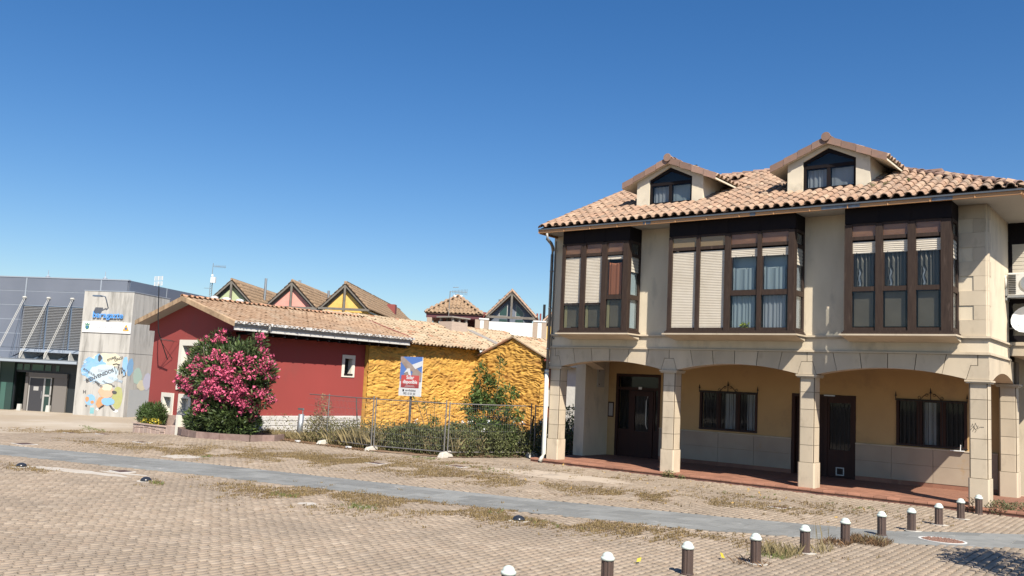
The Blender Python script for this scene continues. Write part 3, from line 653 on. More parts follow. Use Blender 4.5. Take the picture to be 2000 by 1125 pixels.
# dormers
def dormer(x0, x1, yf, seed):
    xm = (x0+x1)/2; zb = ZE+T*(yf-YF); ze = 8.80; zp = 9.28; sl = (zp-ze)/((x1-x0)/2)
    depth = lambda z: YF+(z-ZE)/T
    d = MB()
    wx0, wx1 = x0+.43, x1-.37
    za = lambda x: zp-.0-abs(x-xm)*sl
    # front piers
    yb = depth(zp)+.2
    for a, c in ((x0, wx0), (wx1, x1)):
        d.prism([(a, yf, zb-.1), (c, yf, zb-.1), (c, yf, za(c)-.06), (a, yf, za(a)-.06)], (0, .16, 0))
    d.prism([(x0, yf+.16, zb-.1), (x0, yf+.16, za(x0)-.06), (x0, yb, za(x0)-.06), (x0, yb, zb-.1)], (.12, 0, 0))
    d.prism([(x1, yf+.16, zb-.1), (x1, yf+.16, za(x1)-.06), (x1, yb, za(x1)-.06), (x1, yb, zb-.1)], (-.12, 0, 0))
    # lintel above the window
    d.prism([(wx0, yf+.01, za(wx0)-.20), (xm, yf+.01, zp-.16), (xm, yf+.01, zp-.06), (wx0, yf+.01, za(wx0)-.06)], (0, .15, 0))
    d.prism([(xm, yf+.01, zp-.16), (wx1, yf+.01, za(wx1)-.20), (wx1, yf+.01, za(wx1)-.06), (xm, yf+.01, zp-.06)], (0, .15, 0))
    D = d.build('dormer', m_stucco2, house)
    # overhanging roof slabs
    yo = yf-.13; ov = .46
    s = MB()
    for sg in (-1, 1):
        xe = xm+sg*((x1-x0)/2+ov); z_e = zp-((x1-x0)/2+ov)*sl
        q = [(xm, yo, zp-.05), (xe, yo, z_e-.05), (xe, yo, z_e+.0), (xm, yo, zp+.0)]
        s.prism(q, (0, depth(zp)+.6-yo, 0))
    s.build('dormer_roof', m_stucco2, D)
    n0 = []
    for sg in (-1, 1):
        X = Vector((0, -sg, 0)); Y = Vector((-sg, 0, sl)).normalized(); wdt = (x1-x0)/2+ov; ln = wdt*sqrt(1+sl*sl)
        Ltot = depth(zp)+.5-yo
        o = Vector((xm+sg*wdt, yo if sg == -1 else yo+Ltot, zp-wdt*sl+.02))
        def okd(p):
            return p.z > ZE+T*(p.y-YF)-.02 and p.y > yo+.02
        if sg == -1: X = Vector((0, -1, 0)); o = Vector((xm-wdt, yo+Ltot, zp-wdt*sl+.02)); Y = Vector((1, 0, sl)).normalized()
        else: X = Vector((0, 1, 0)); o = Vector((xm+wdt, yo, zp-wdt*sl+.02)); Y = Vector((-1, 0, sl)).normalized()
        lay_tiles(D, o, X, Y, Ltot, ln+.02, me_tile, m_tile, pitch=.26, gauge=.35, ok=okd, nparts=60)
        # verge tiles along the front rake: flat faced L pieces
        nv = 4; stp = ln/nv
        for i in range(nv):
            a0 = (i*stp)/ln; a1 = ((i+1)*stp-.012)/ln
            p0 = Vector((xm+sg*wdt*(1-a0), yo-.03, zp-wdt*sl*(1-a0)+.0)); p1 = Vector((xm+sg*wdt*(1-a1), yo-.03, zp-wdt*sl*(1-a1)))
            s = MB(); lift = .02
            s.prism([p0+Vector((0, -.006*(i % 2), -.055)), p1+Vector((0, -.006*(i % 2), -.075)), p1+Vector((0, 0, .10)), p0+Vector((0, 0, .12))], (0, .022, 0))
            s.prism([p0+Vector((0, 0, .10+lift)), p1+Vector((0, 0, .08+lift)), p1+Vector((0, 0, .102+lift)), p0+Vector((0, 0, .122+lift))], (0, .19, 0))
            s.build('verge_tile', m_ridge, D)
    lay_ridge(D, (xm, yo-.05, zp+.075), (xm, depth(zp)+.4, zp+.075), me_ridge, .36)
    s = MB(); s.lathe([(.001, 0), (.125, .0), (.135, .012), (.13, .03)], (0, 0, 0), 16)
    cap = s.mesh('ridge_end'); cap.materials.append(m_ridge); inst('ridge_end', cap, D, Matrix.Translation((xm, yo-.05, zp+.10)) @ Matrix.Rotation(pi/2, 4, 'X') @ Matrix.Scale(.95, 4))
    # window frame with pointed head
    y0 = yf+.06; s = MB(); zb2 = zb+.03; t = .075
    s.box(wx0, wx0+t, y0, y0+.07, zb2, za(wx0)-.2+.02); s.box(wx1-t, wx1, y0, y0+.07, zb2, za(wx1)-.2+.02); s.box(wx0+t, wx1-t, y0, y0+.07, zb2, zb2+.12)
    s.box(wx0+t, wx1-t, y0-.004, y0+.066, 8.58, 8.67); s.box(xm-.045, xm+.045, y0+.002, y0+.072, zb2+.12, 8.58)
    s.prism([(wx0+.002, y0+.001, za(wx0)-.28), (xm, y0+.001, zp-.28), (xm, y0+.001, zp-.17), (wx0+.002, y0+.001, za(wx0)-.17)], (0, .068, 0))
    s.prism([(xm, y0+.001, zp-.28), (wx1-.002, y0+.001, za(wx1)-.28), (wx1-.002, y0+.001, za(wx1)-.17), (xm, y0+.001, zp-.17)], (0, .068, 0))
    s.build('window_frame', m_wood_d, D)
    s = MB(); s.box(wx0+t, wx1-t, y0+.03, y0+.036, zb2+.12, 8.58); s.prism([(wx0+t, y0+.03, 8.66), (wx1-t, y0+.03, 8.66), (wx1-t, y0+.03, za(wx1-t)-.25), (xm, y0+.03, zp-.25), (wx0+t, y0+.03, za(wx0+t)-.25)], (0, .006, 0)); s.build('pane', m_glass, D)
    curtain(D, wx0+t+.02, xm-.06, zb2+.12, 8.56, y0+.12, m_curt_w, .015, 5); curtain(D, xm+.06, wx1-t-.02, zb2+.12, 8.56, y0+.12, m_curt_w if seed else m_curt_b, .006, 3)
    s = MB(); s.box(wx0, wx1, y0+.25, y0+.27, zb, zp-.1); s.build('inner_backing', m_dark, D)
m_stucco2 = mat('dormer_render', (.78, .69, .52), .9, col2=(.62, .55, .43), nscale=2, stain=(.45, .38, .28), sscale=2, scut=(.58, .8))
dormer(-9.53, -7.27, .75, 0); dormer(-4.69, -2.45, .75, 1)

# ground floor behind the arcade -----------------------------------------
YW = 3.8
b = MB()
ops = [(-11.88, -10.14, 2.80), (-5.61, -3.70, 2.39)]
# wall pieces around the openings
b.box(-12.2, -11.88, YW, YW+.3, PFZ, 3.25); b.box(-11.88, -10.14, YW, YW+.3, 2.80, 3.25); b.box(-10.14, -8.68, YW, YW+.3, PFZ, 3.25)
b.box(-8.68, -6.71, YW, YW+.3, PFZ, 1.09); b.box(-8.68, -6.71, YW, YW+.3, 2.35, 3.25); b.box(-6.71, -5.61, YW, YW+.3, PFZ, 3.25)
b.box(-5.61, -3.70, YW, YW+.3, 2.39, 3.25); b.box(-3.70, -2.57, YW, YW+.3, PFZ, 3.25); b.box(-2.57, -.74, YW, YW+.3, PFZ, 1.06); b.box(-2.57, -.74, YW, YW+.3, 2.38, 3.25); b.box(-.74, .30, YW, YW+.3, PFZ, 3.25)
b.build('ground_floor_wall', m_ochre, house)
b = MB(); b.box(-12.6, -12.2, 2.3, YW+.3, PFZ, 3.25); b.build('side_wall', m_stucco, house)
for a, c, h in ((-10.14, -9.4, 1.02), (-9.4, -8.0, 1.02), (-8.0, -6.8, 1.02), (-6.8, -5.61, 1.02), (-3.70, -2.7, 1.02), (-2.7, -1.6, 1.02), (-1.6, -.4, 1.02), (-.4, .0, 1.02)):
    for z0, z1 in ((PFZ+.12, .55), (.55, 1.0)):
        s = MB(); s.box(a+.004, c-.004, YW-.04, YW-.001, z0+.003, z1-.003); s.build('wainscot_slab', m_wains, house)
    s = MB(); s.box(a, c, YW-.055, YW-.001, 1.0, 1.035); s.build('wainscot_cap', m_stone, house)
    s = MB(); s.box(a, c, YW-.03, YW-.002, PFZ, PFZ+.118); s.build('plinth', m_terra, house)
# doors
def framed_door(name, x0, x1, z1, leafs, transom, label=None):
    s = MB(); s.box(x0, x0+.09, YW-.02, YW+.12, PFZ, z1); s.box(x1-.09, x1, YW-.02, YW+.12, PFZ, z1); s.box(x0+.09, x1-.09, YW-.02, YW+.12, z1-.09, z1)
    if transom: s.box(x0+.09, x1-.09, YW-.005, YW+.1, transom, transom+.09)
    return s.build(name, m_door, house)
d1 = framed_door('entrance_door', -11.88, -10.14, 2.80, 2, 2.25)
for a, c in ((-11.79, -11.30), (-10.40, -10.23)):
    s = MB(); s.box(a, c, YW+.03, YW+.07, PFZ, .9); s.box(c-.06 if a < -11 else a, c if a < -11 else a+.05, YW+.02, YW+.08, .9, 2.25); s.build('side_panel', m_door, d1)
    s = MB(); s.box(a+.02, c-.02, YW+.05, YW+.056, .9, 2.25); s.build('pane', m_glass, d1)
s = MB(); s.box(-11.30, -10.42, YW+.01, YW+.07, PFZ+.01, .85); s.box(-11.30, -11.13, YW+.01, YW+.07, .85, 2.22); s.box(-10.58, -10.42, YW+.01, YW+.07, .85, 2.22); s.box(-11.13, -10.58, YW+.01, YW+.07, 2.05, 2.22); lf = s.build('door_leaf', m_door, d1)
s = MB(); s.box(-11.13, -10.58, YW+.04, YW+.046, .85, 2.05); s.build('pane', m_glass, lf)
s = MB(); s.tube([(-10.62, YW+.0, .95), (-10.66, YW-.03, 1.1), (-10.66, YW-.03, 1.9), (-10.62, YW+.0, 2.05)], .018, 6); s.build('pull_handle', m_metal, lf)
s = MB(); s.box(-10.98, -10.86, YW-.02, YW+.0, 2.28, 2.36); s.build('door_lamp', m_white, d1)
s = MB(); s.box(-11.79, -10.23, YW+.05, YW+.056, 2.34, 2.71); s.build('pane', m_glass, d1)
for xx in np.arange(-11.7, -10.3, .13):
    if -11.3 < xx < -11.14 or -10.58 < xx < -10.45: continue
    s = MB(); s.box(xx-.006, xx+.006, YW+.075, YW+.09, .9, 2.22); s.build('bar', m_iron, d1)
d2 = framed_door('office_door', -5.61, -3.70, 2.39, 2, None)
s = MB(); s.box(-5.52, -4.62, YW+.15, YW+.19, PFZ, 2.30); s.build('open_leaf', m_door, d2)
s = MB(); s.box(-4.62, -4.53, YW-.01, YW+.1, PFZ, 2.30); s.box(-4.53, -3.79, YW+.02, YW+.08, PFZ+.01, .78); s.box(-4.53, -4.47, YW+.02, YW+.08, .78, 2.30); s.box(-3.86, -3.79, YW+.02, YW+.08, .78, 2.30); s.box(-4.47, -3.86, YW+.02, YW+.08, 2.16, 2.30); lf = s.build('door_leaf', m_door, d2)
s = MB(); s.box(-4.47, -3.86, YW+.05, YW+.056, .78, 2.16); s.build('pane', m_glass, lf)
s = MB(); s.box(-4.27, -4.03, YW-.0, YW+.02, .04, .07); s.box(-4.27, -4.03, YW-.0, YW+.02, .25, .28); s.box(-4.27, -4.24, YW, YW+.02, .07, .25); s.box(-4.06, -4.03, YW, YW+.02, .07, .25); s.build('vent_grille', m_metal, lf)
for i in range(5): s = MB(); s.box(-4.235+i*.042, -4.22+i*.042, YW+.004, YW+.014, .07, .25); s.build('vent_bar', m_iron, lf)
for xx in np.arange(-4.4, -3.86, .12): s = MB(); s.box(xx-.006, xx+.006, YW+.035, YW+.045, .78, 2.16); s.build('bar', m_iron, lf)
s = MB(); s.box(-4.62, -4.3, YW-.05, YW-.015, 2.35, 2.39); s.build('awning_rod', m_metal, d2)
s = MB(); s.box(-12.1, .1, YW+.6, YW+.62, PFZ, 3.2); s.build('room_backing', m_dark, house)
# barred windows
def barred_window(x0, x1, z0, z1):
    s = MB(); t = .07; n = 3
    s.box(x0, x1, YW-.03, YW+.1, z0, z0+t); s.box(x0, x1, YW-.03, YW+.1, z1-t, z1); s.box(x0, x0+t, YW-.03, YW+.1, z0+t, z1-t); s.box(x1-t, x1, YW-.03, YW+.1, z0+t, z1-t)
    for i in (1, 2): xx = x0+(x1-x0)*i/3; s.box(xx-.07, xx+.07, YW+.0, YW+.08, z0+t, z1-t)
    wn = s.build('window', m_door, house)
    s = MB(); s.box(x0+t, x1-t, YW+.04, YW+.046, z0+t, z1-t); s.build('pane', m_glass, wn)
    for i in range(1, 15):
        xx = x0+(x1-x0)*i/15
        s = MB(); s.tube([(xx, YW-.05, z0+.03), (xx, YW-.05, z1-.02)], .009, 5); s.build('bar', m_iron, wn)
    s = MB(); s.box(x0-.02, x1+.02, YW-.062, YW-.04, z1-.045, z1-.025); s.box(x0-.02, x1+.02, YW-.062, YW-.04, z0+.02, z0+.04)
    s.tube([(x0-.01, YW-.05, z1-.05), (x0-.01, YW-.05, z1+.13)], .012, 5); s.tube([(x0-.01, YW-.05, z1+.07), (x0-.01, YW-.05, z1+.10), (x0-.01, YW-.05, z1+.2)], .035, 5, r2=.002)
    s.tube([(x1+.01, YW-.05, z1-.05), (x1+.01, YW-.05, z1+.13)], .012, 5); s.tube([(x1+.01, YW-.05, z1+.07), (x1+.01, YW-.05, z1+.10), (x1+.01, YW-.05, z1+.2)], .035, 5, r2=.002)
    xm = (x0+x1)/2; s.tube([(xm, YW-.05, z1-.05), (xm, YW-.05, z1+.25)], .012, 5); s.tube([(xm, YW-.05, z1+.18), (xm, YW-.05, z1+.21), (xm, YW-.05, z1+.34)], .045, 5, r2=.002)
    for sg in (-1, 1):
        s.tube([(xm+sg*(.06+.22*t_), YW-.05, z1+.16*cos(t_*1.7)) for t_ in np.linspace(0, 1, 8)], .008, 4)
        s.tube([(xm+sg*(.28+.04*sin(a)+.004*a), YW-.05, z1+.05+.04*cos(a)) for a in np.linspace(0, 5.5, 12)], .007, 4)
        s.tube([(xm+sg*(.10+.035*sin(a)), YW-.05, z1+.13+.035*cos(a)) for a in np.linspace(0, 5.5, 12)], .007, 4)
    s.build('grille', m_iron, wn)
    return wn
w1 = barred_window(-8.68, -6.71, 1.09, 2.35); w2 = barred_window(-2.57, -.74, 1.06, 2.38)
curtain(w1, -7.85, -7.5, 1.15, 2.3, YW+.12, m_curt_w, .02, 2); curtain(w1, -7.1, -6.8, 1.15, 2.3, YW+.12, m_curt_w, .02, 2); curtain(w2, -1.85, -1.55, 1.12, 2.3, YW+.13, m_curt_w, .02, 2)
s = MB(); s.box(-1.15, -.8, YW-.12, YW-.04, 1.02, 1.045); s.tube([(-.9, YW-.08, 1.045), (-.89, YW-.08, 1.2)], .012, 6); s.build('sill_tray', m_white, w2)
s = MB(); s.box(-12.19, -12.14, 3.0, 3.42, 2.29, 2.92); mb_ = s.build('meter_cabinet', m_soffit, house)
for zz_ in (2.36, 2.82): s = MB(); s.box(-12.14, -12.13, 3.06, 3.09, zz_, zz_+.05); s.build('hinge', m_iron, mb_)
s = MB(); s.box(-12.17, -11.95, YW-.03, YW-.005, 1.28, 1.80); nb = s.build('notice_board', m_door, house); s = MB(); s.box(-12.14, -11.98, YW-.036, YW-.031, 1.32, 1.76); nb2 = s.build('notice_sheet', mat('notice_sheet', (.45, .42, .38), .6), nb)

# porch floor ------------------------------------------------------------
b = MB(); b.box(-12.55, 1.3, -.14, 4.3, -.4, PFZ-.035); b.box(-12.55, 1.3, -.10, 4.3, PFZ-.035, PFZ-.012); pf = b.build('porch_floor', mat('tile_grout', (.55, .40, .30), .95), house)
k = 0; rest = MB()
nx = 45; px_ = (1.32+12.56)/nx
for j in range(14):
    y0 = -.16+j*.295; 
    for i in range(nx):
        x0 = -12.56+i*px_
        if j == 0:
            s = MB(); zz_ = random.gauss(0, .002)
            s.prism([(x0+.004, y0, PFZ-.075+zz_), (x0+.004, y0-.012, PFZ-.05+zz_), (x0+.004, y0, PFZ-.01+zz_), (x0+.004, y0+.02, PFZ+zz_), (x0+.004, y0+.29, PFZ+zz_), (x0+.004, y0+.29, PFZ-.02), (x0+.004, y0+.05, PFZ-.075)], (px_-.008, 0, 0)); s.build('step_tile', m_terra, pf)
        elif k < 255:
            k += 1; s = MB(); s.box(x0+.004, x0+px_-.004, y0, y0+.287, PFZ-.02, PFZ+random.gauss(0, .001)); s.build('floor_tile', m_terra, pf)
        else:
            rest.box(x0+.004, x0+px_-.004, y0, y0+.287, PFZ-.02, PFZ)
rest.build('floor_tiles', m_terra, pf, kind='stuff')
s = MB()
for i in range(nx): s.box(-12.56+i*px_+.004, -12.56+(i+1)*px_-.004, -.146, -.13, -.2, PFZ-.08)
s.build('riser_tiles', mat('riser', (.33, .15, .10), .8, rnd=.1, col2=(.2, .1, .08), nscale=5), pf, kind='stuff')

# downpipe at the left corner
b = MB(); b.tube([(-11.72, YF, 7.0), (-11.72, YF+.01, 6.82), (-11.74, YF+.25, 6.72), (-11.95, -.3, 6.68), (-12.06, -.12, 6.6), (-12.1, -.09, 6.45), (-12.1, -.09, 2.72)], .052, 10)
for z in (5.9, 4.7, 3.4): b.tube([(-12.1, -.09, z), (-12.1, -.09, z+.05)], .06, 10)
dp = b.build('downpipe', m_pipe, house, smooth=True)
b = MB(); b.tube([(-12.1, -.1, 2.75), (-12.1, -.1, .12), (-12.12, -.13, .0), (-12.16, -.2, -.12)], .068, 12); b.tube([(-12.1, -.1, 2.68), (-12.1, -.1, 2.76)], .074, 12); b.build('pipe_guard', m_pipe_w, dp, smooth=True)
b = MB(); b.tube([(-12.02, -.02, 6.9), (-12.02, -.02, 3.5)], .012, 5); b.tube([(-12.0, -.03, 3.86), (-11.95, -.05, 3.74), (-11.9, -.05, 3.78)], .01, 5); b.build('cable', m_iron, dp)

# graffiti tag on the third block of the right column
b = MB(); gm_ = m_iron
pts = [[(.07, 1.78), (.10, 1.86), (.13, 1.76), (.16, 1.88), (.19, 1.80)], [(.05, 1.70), (.12, 1.80), (.17, 1.72), (.22, 1.82), (.20, 1.74), (.26, 1.79), (.34, 1.79)], [(.10, 1.68), (.14, 1.76)], [(.15, 1.66), (.18, 1.71)]]
for q in pts: b.tube([(x, .021, z) for x, z in q], .005, 4)
b.build('graffiti_tag', gm_, house)

# right flank: enclosed gallery, air conditioner, dish
b = MB(); b.box(.46, 1.6, 2.80, 5.6, 6.5, 7.055); b.box(.46, .53, 2.78, 2.86, 3.95, 6.5); b.box(1.5, 1.6, 2.78, 5.6, 3.95, 6.5); b.box(.53, 1.5, 2.79, 2.85, 3.95, 4.12); b.box(.53, 1.5, 2.79, 2.85, 4.95, 5.1)
gal = b.build('side_gallery', m_wood_d, house)
s = MB()
for i in range(22): s.box(.54, 1.49, 2.815-.006*(i % 2), 2.83, 5.4+i*.05, 5.447+i*.05)
s.build('roller_shutter', m_shut, gal)
s = MB(); s.box(.5, 1.5, 2.9, 2.92, 4.05, 6.5); s.build('inner_backing', m_taupe, gal)
s = MB(); s.box(.53, 1.5, 2.82, 2.826, 4.12, 4.95); s.build('pane', m_glass, gal)
s = MB(); s.box(.46, 1.65, 2.74, 5.6, 3.86, 3.95); s.box(.46, 1.6, 2.78, 5.6, 3.6, 3.86); s.build('gallery_base', m_stone, gal)
# ------------------------------------------------------------------ air conditioner, dish
m_ac = mat('ac_white', (.72, .70, .64), .5, stain=(.5, .45, .36), sscale=3)
ac = thing('air_conditioner', 'cream air conditioner unit on a wall bracket at the right end of the upper floor', 'air conditioner', (.9, 2.4, 5.08))
s = MB(); s.box(.50, 1.28, 2.25, 2.6, 5.10, 5.68); body = s.build('casing', m_ac, ac, bevel=.015)
for i in range(11): s = MB(); s.box(.53, .70, 2.235, 2.25, 5.15+i*.046, 5.172+i*.046); s.build('grille_slat', m_iron, ac)
s = MB(); s.lathe([(.2, 0), (.2, .02), (.17, .025)], (0, 0, 0), 20); me_ = s.mesh('fan_guard'); me_.materials.append(m_metal); inst('fan_guard', me_, ac, Matrix.Translation((.98, 2.25, 5.4)) @ Matrix.Rotation(pi/2, 4, 'X'))
s = MB(); s.box(.46, 1.3, 2.24, 2.28, 5.05, 5.095); s.box(.46, 1.3, 2.56, 2.60, 5.05, 5.095); s.box(.46, .50, 2.24, 2.60, 4.98, 5.3); s.build('bracket', m_metal, ac)
s = MB(); s.tube([(.5, 2.3, 5.5), (.42+.05, 2.26, 5.6), (.47, 2.22, 5.52), (.47, 2.22, 5.3)], .03, 8); s.build('hose', m_ac, ac, smooth=True)
dish = thing('satellite_dish', 'white satellite dish fixed below the air conditioner', 'satellite dish', (.85, 2.5, 4.45))
s = MB(); n = 20
prof = [(r*.36, .10*r*r) for r in (0.02, .3, .6, .85, 1.0)]; s.lathe([(r, -z) for r, z in prof]+[(r+.004, -z-.01) for r, z in prof[::-1]], (0, 0, 0), n)
me_ = s.mesh('reflector'); me_.materials.append(m_white); dd = Vector((-.25, -1, .35)).normalized()
M4 = Matrix.Translation((.93, 2.42, 4.47)) @ (-dd).to_track_quat('Z', 'Y').to_matrix().to_4x4(); o = inst('reflector', me_, dish, M4)
s = MB(); s.tube([(.47, 2.72, 4.3), (.9, 2.6, 4.3), (.93, 2.46, 4.45)], .02, 6); s.tube([(.8, 2.5, 4.2), (.75, 2.1, 4.35)], .012, 5); s.build('arm', m_metal, dish)

# ------------------------------------------------------------------ bollards
m_bol = mat('bollard_brown', (.105, .065, .05), .5, col2=(.06, .045, .04), nscale=6, namt=.9, stretch=(5, 5, .7), stain=(.20, .15, .11), sscale=5, scut=(.6, .75), rnd=.15, bump=.15)
m_cap = mat('bollard_cap', (.56, .62, .56), .4, stain=(.45, .47, .42), sscale=14, scut=(.6, .75))
def bollard_parts():
    seg = 48; s = MB(); n0 = 0
    for z in (-.03, 0, .345):
        for j in range(seg):
            a = 2*pi*j/seg; fl = .0 if z < 0 else (.009 if (j % 6) in (2, 3) else 0)
            r = .077-fl; s.v.append((r*cos(a), r*sin(a), z))
    for i in range(2):
        for j in range(seg): a = i*seg+j; b_ = i*seg+(j+1) % seg; s.f.append((a, b_, b_+seg, a+seg))
    s.f.append(tuple(range(2*seg, 3*seg)))
    bd = s.mesh('shaft'); bd.materials.append(m_bol)
    s = MB(); s.lathe([(.078, .335), (.086, .337), (.086, .368), (.076, .372)]+[(.072*cos(t), .372+.062*sin(t)) for t in np.linspace(0, 1.5, 7)], (0, 0, 0), 28)
    cp = s.mesh('cap'); cp.materials.append(m_cap); cp.polygons.foreach_set('use_smooth', [True]*len(cp.polygons))
    s = MB(); s.lathe([(.088, -.02), (.088, .012), (.08, .02)], (0, 0, 0), 24); ft = s.mesh('foot_collar'); ft.materials.append(m_bol)
    return bd, cp, ft
bd, cp, ft = bollard_parts()
bolls = [(-1.69, -15.17, 'nearest bollard, cut off by the bottom edge, only its white dome and neck showing'), (-1.41, -13.55, 'second nearest bollard, white cap and brown fluted shaft cut off by the bottom edge'),
         (-1.12, -11.98, 'third bollard from the near end, grey-brown fluted shaft with its whole shadow beside it'), (-.80, -10.45, 'reddish brown bollard with dry roots at its foot, left of the tall dry grass'),
         (-.62, -8.93, 'grey-brown bollard standing in the tall dry grass tuft'), (-.46, -7.45, 'reddish bollard between the grass tuft and the rusty weeds'),
         (-.31, -5.85, 'bollard behind the rusty dry weeds at the corner of the grey band'), (-.08, -4.70, 'bollard standing on the grey band next to the round gravel pit'),
         (.09, -3.28, 'third bollard from the far end, just beyond the grey band'), (.20, -1.78, 'last but one bollard in front of the porch step'), (.30, -.42, 'farthest bollard beside the low green shrub at the stone column')]
for x, y, lab in bolls:
    t = thing('bollard', lab, 'bollard', (x, y, -.15), 0, 'bollards in a row across the square', local=True)
    rz = random.random()*6
    for nm, me_ in (('shaft', bd), ('cap', cp), ('foot_collar', ft)): inst(nm, me_, t, Matrix.Rotation(rz, 4, 'Z'))
m_conc = mat('pale_concrete', (.60, .57, .50), .9, col2=(.42, .38, .32), nscale=8, namt=.8)
for x, y in ((-1.41, -13.55), (-.62, -8.93), (-.08, -4.70), (.09, -3.28), (.20, -1.78), (-.8, -10.45)):
    s = MB(); pts = [(x+.02+(.15+.03*sin(a*3))*cos(a), y-.03+(.12+.03*cos(a*2))*sin(a), -.149) for a in np.linspace(0, 2*pi, 14)[:-1]]; s.prism(pts, (0, 0, .009)); s.build('mortar_patch', m_conc, ground)

# ground lights, covers -------------------------------------------------
m_blk = mat('black_dome', (.025, .028, .035), .25)
for x, y, lab in ((-16.92, -13.74, 'black dome ground light at the left edge of the square'), (-13.31, -12.77, 'black dome ground light on a white ring with green moss beside it'), (-5.31, -10.23, 'black dome ground light in brown weeds near the middle of the square')):
    t = thing('ground_light', lab, 'ground light', (x, y, zg(x, y)), 0, 'dome lights set in the paving', local=True)
    s = MB(); s.lathe([(.115*cos(a), .085*sin(a)) for a in np.linspace(0, 1.5, 8)], (0, 0, .012), 24); me_ = s.mesh('dome'); me_.materials.append(m_blk); me_.polygons.foreach_set('use_smooth', [True]*len(me_.polygons)); inst('dome', me_, t, Matrix.Identity(4))
    s = MB(); s.lathe([(.19, -.02), (.19, .004), (.18, .006)], (0, 0, 0), 24); me_ = s.mesh('base_ring'); me_.materials.append(m_conc); inst('base_ring', me_, t, Matrix.Identity(4))
m_rust = mat('rusty_iron', (.13, .07, .05), .6, col2=(.08, .05, .04), nscale=8, rnd=.2)
cov = [(-12.46, -3.73, .5, .36, 'rusty square cover in the paving in front of the fence'), (-3.04, -3.73, .34, .3, 'rusty cover in the paving before the right arches'), (-22.7, -11.17, .6, .4, 'dark cover at the upper edge of the grey band on the left'),
       (-15.16, -12.29, .42, .32, 'dark cover with white mortar along the lower edge of the grey band'), (-22.29, -7.75, .5, .3, 'dark drain cover before the raised flower bed'), (-29.54, -6.49, .6, .3, 'left dark slot drain near the sports hall'), (-14.11, -5.36, .5, .3, 'small dark cover among dry weeds before the fence'), (-27.6, -6.2, .6, .3, 'right dark slot drain near the sports hall')]
for x, y, a, c, lab in cov:
    z = zg(x, y); t = thing('drain_cover', lab, 'drain cover', (x, y, z), 0, 'iron covers in the paving')
    s = MB(); s.box(x-a/2, x+a/2, y-c/2, y+c/2, z-.03, z+.009); s.build('plate', m_rust, t)
    s = MB(); s.box(x-a/2-.04, x+a/2+.04, y-c/2-.03, y-c/2, z-.03, z+.011); s.box(x+a/2, x+a/2+.04, y-c/2, y+c/2+.03, z-.03, z+.011); s.build('frame', m_rim, t)
def patch(name, cx, cy, rx_, ry_, m, dz=.006, seed=0, n=22, rz=0):
    random.seed(seed); pts = []
    for i in range(n):
        a = 2*pi*i/n; k = .75+.4*random.random(); x, y = rx_*k*cos(a), ry_*k*sin(a); x, y = x*cos(rz)-y*sin(rz), x*sin(rz)+y*cos(rz)
        pts.append((cx+x, cy+y, zg(cx+x, cy+y)+dz-.01))
    s = MB(); s.prism(pts, (0, 0, .01)); return s.build(name, m, ground)
m_wh = mat('white_spill', (.50, .47, .42), .9, col2=(.42, .36, .29), nscale=3, namt=.9)
patch('white_mortar_spill', -15.6, -13.1, 1.5, .22, m_wh, .005, 3, 30, .28); patch('white_mortar_spill', -14.8, -12.45, .8, .1, m_wh, .005, 4, 22, .3)
patch('concrete_patch', -17.8, -9.2, .5, .5, m_wh, .005, 5); patch('concrete_patch', -8.9, -12.05, .20, .2, m_wh, .006, 6); patch('concrete_patch', -8.1, -11.4, .12, .1, m_wh, .006, 7)
m_smooth = mat('cement_skim', (.50, .41, .31), .95, col2=(.38, .31, .24), nscale=1.2, namt=.8, stain=(.26, .22, .18), sscale=.9, scut=(.55, .7))
patch('cement_skim', -9.6, -3.0, 2.3, .8, m_smooth, .004, 8, 40, .1)

# ------------------------------------------------------------------ red house
m_red = mat('red_render', (.32, .056, .048), .85, col2=(.285, .052, .045), nscale=.8, namt=.7, bump=.08, stretch=(1, 1, .5), stain=(.25, .06, .05), sscale=1.2, scut=(.55, .8))
m_whr = mat('white_rubble', (.66, .65, .62), .9, col2=(.5, .49, .46), nscale=3, bump=.3, bscale=20)
m_crm = mat('cream_surround', (.74, .70, .60), .8)
m_pink = mat('pink_stone', (.36, .24, .19), .85, rnd=.15, col2=(.50, .40, .34), nscale=4.5, namt=.9, bump=.4, bscale=9)
m_tile2 = mat('tan_tile', (.5, .33, .21), .85, ramp=[(.38, .25, .155), (.30, .185, .11), (.42, .29, .185), (.33, .205, .12), (.38, .26, .17)], col2=(.24, .155, .10), nscale=7, namt=.7, stain=(.36, .28, .2), sscale=.9)
m_deck = mat('roof_underlay', (.14, .08, .05), .95)
red = thing('red_house', 'low red rendered house with tan tiled gable roof and white framed windows', 'house', (-26.8, 1, zg(-26.8, 1)))
XA, XB, YA, YE = -29.5, -24.2, -3.5, 3.26; RX = -26.8; RZr = 4.86; SLr = .28
zr = lambda x: RZr-SLr*abs(x-RX)
b = MB()
def holed(bb, brk, ops, top, slab):
    """upright wall with openings, as solid pieces between break lines; slab(a, c, z0, z1a, z1c) adds one piece"""
    for a, c in zip(brk[:-1], brk[1:]):
        z = -.6
        for o in sorted([o for o in ops if o[0] <= a+1e-6 and o[1] >= c-1e-6], key=lambda o: o[2]):
            slab(a, c, z, o[2], o[2]); z = o[3]
        slab(a, c, z, top(a), top(c))
OPG = [(-28.37, -27.82, .48, 1.09), (-27.15, -26.60, .48, 1.09), (-27.33, -25.92, 1.51, 3.14)]
holed(b, sorted({XA, -28.37, -27.82, -27.33, -27.15, RX, -26.60, -25.92, XB}), OPG, zr, lambda a, c, z0, z1, z2: b.prism([(a, YA, z0), (c, YA, z0), (c, YA, z2), (a, YA, z1)], (0, .35, 0)))
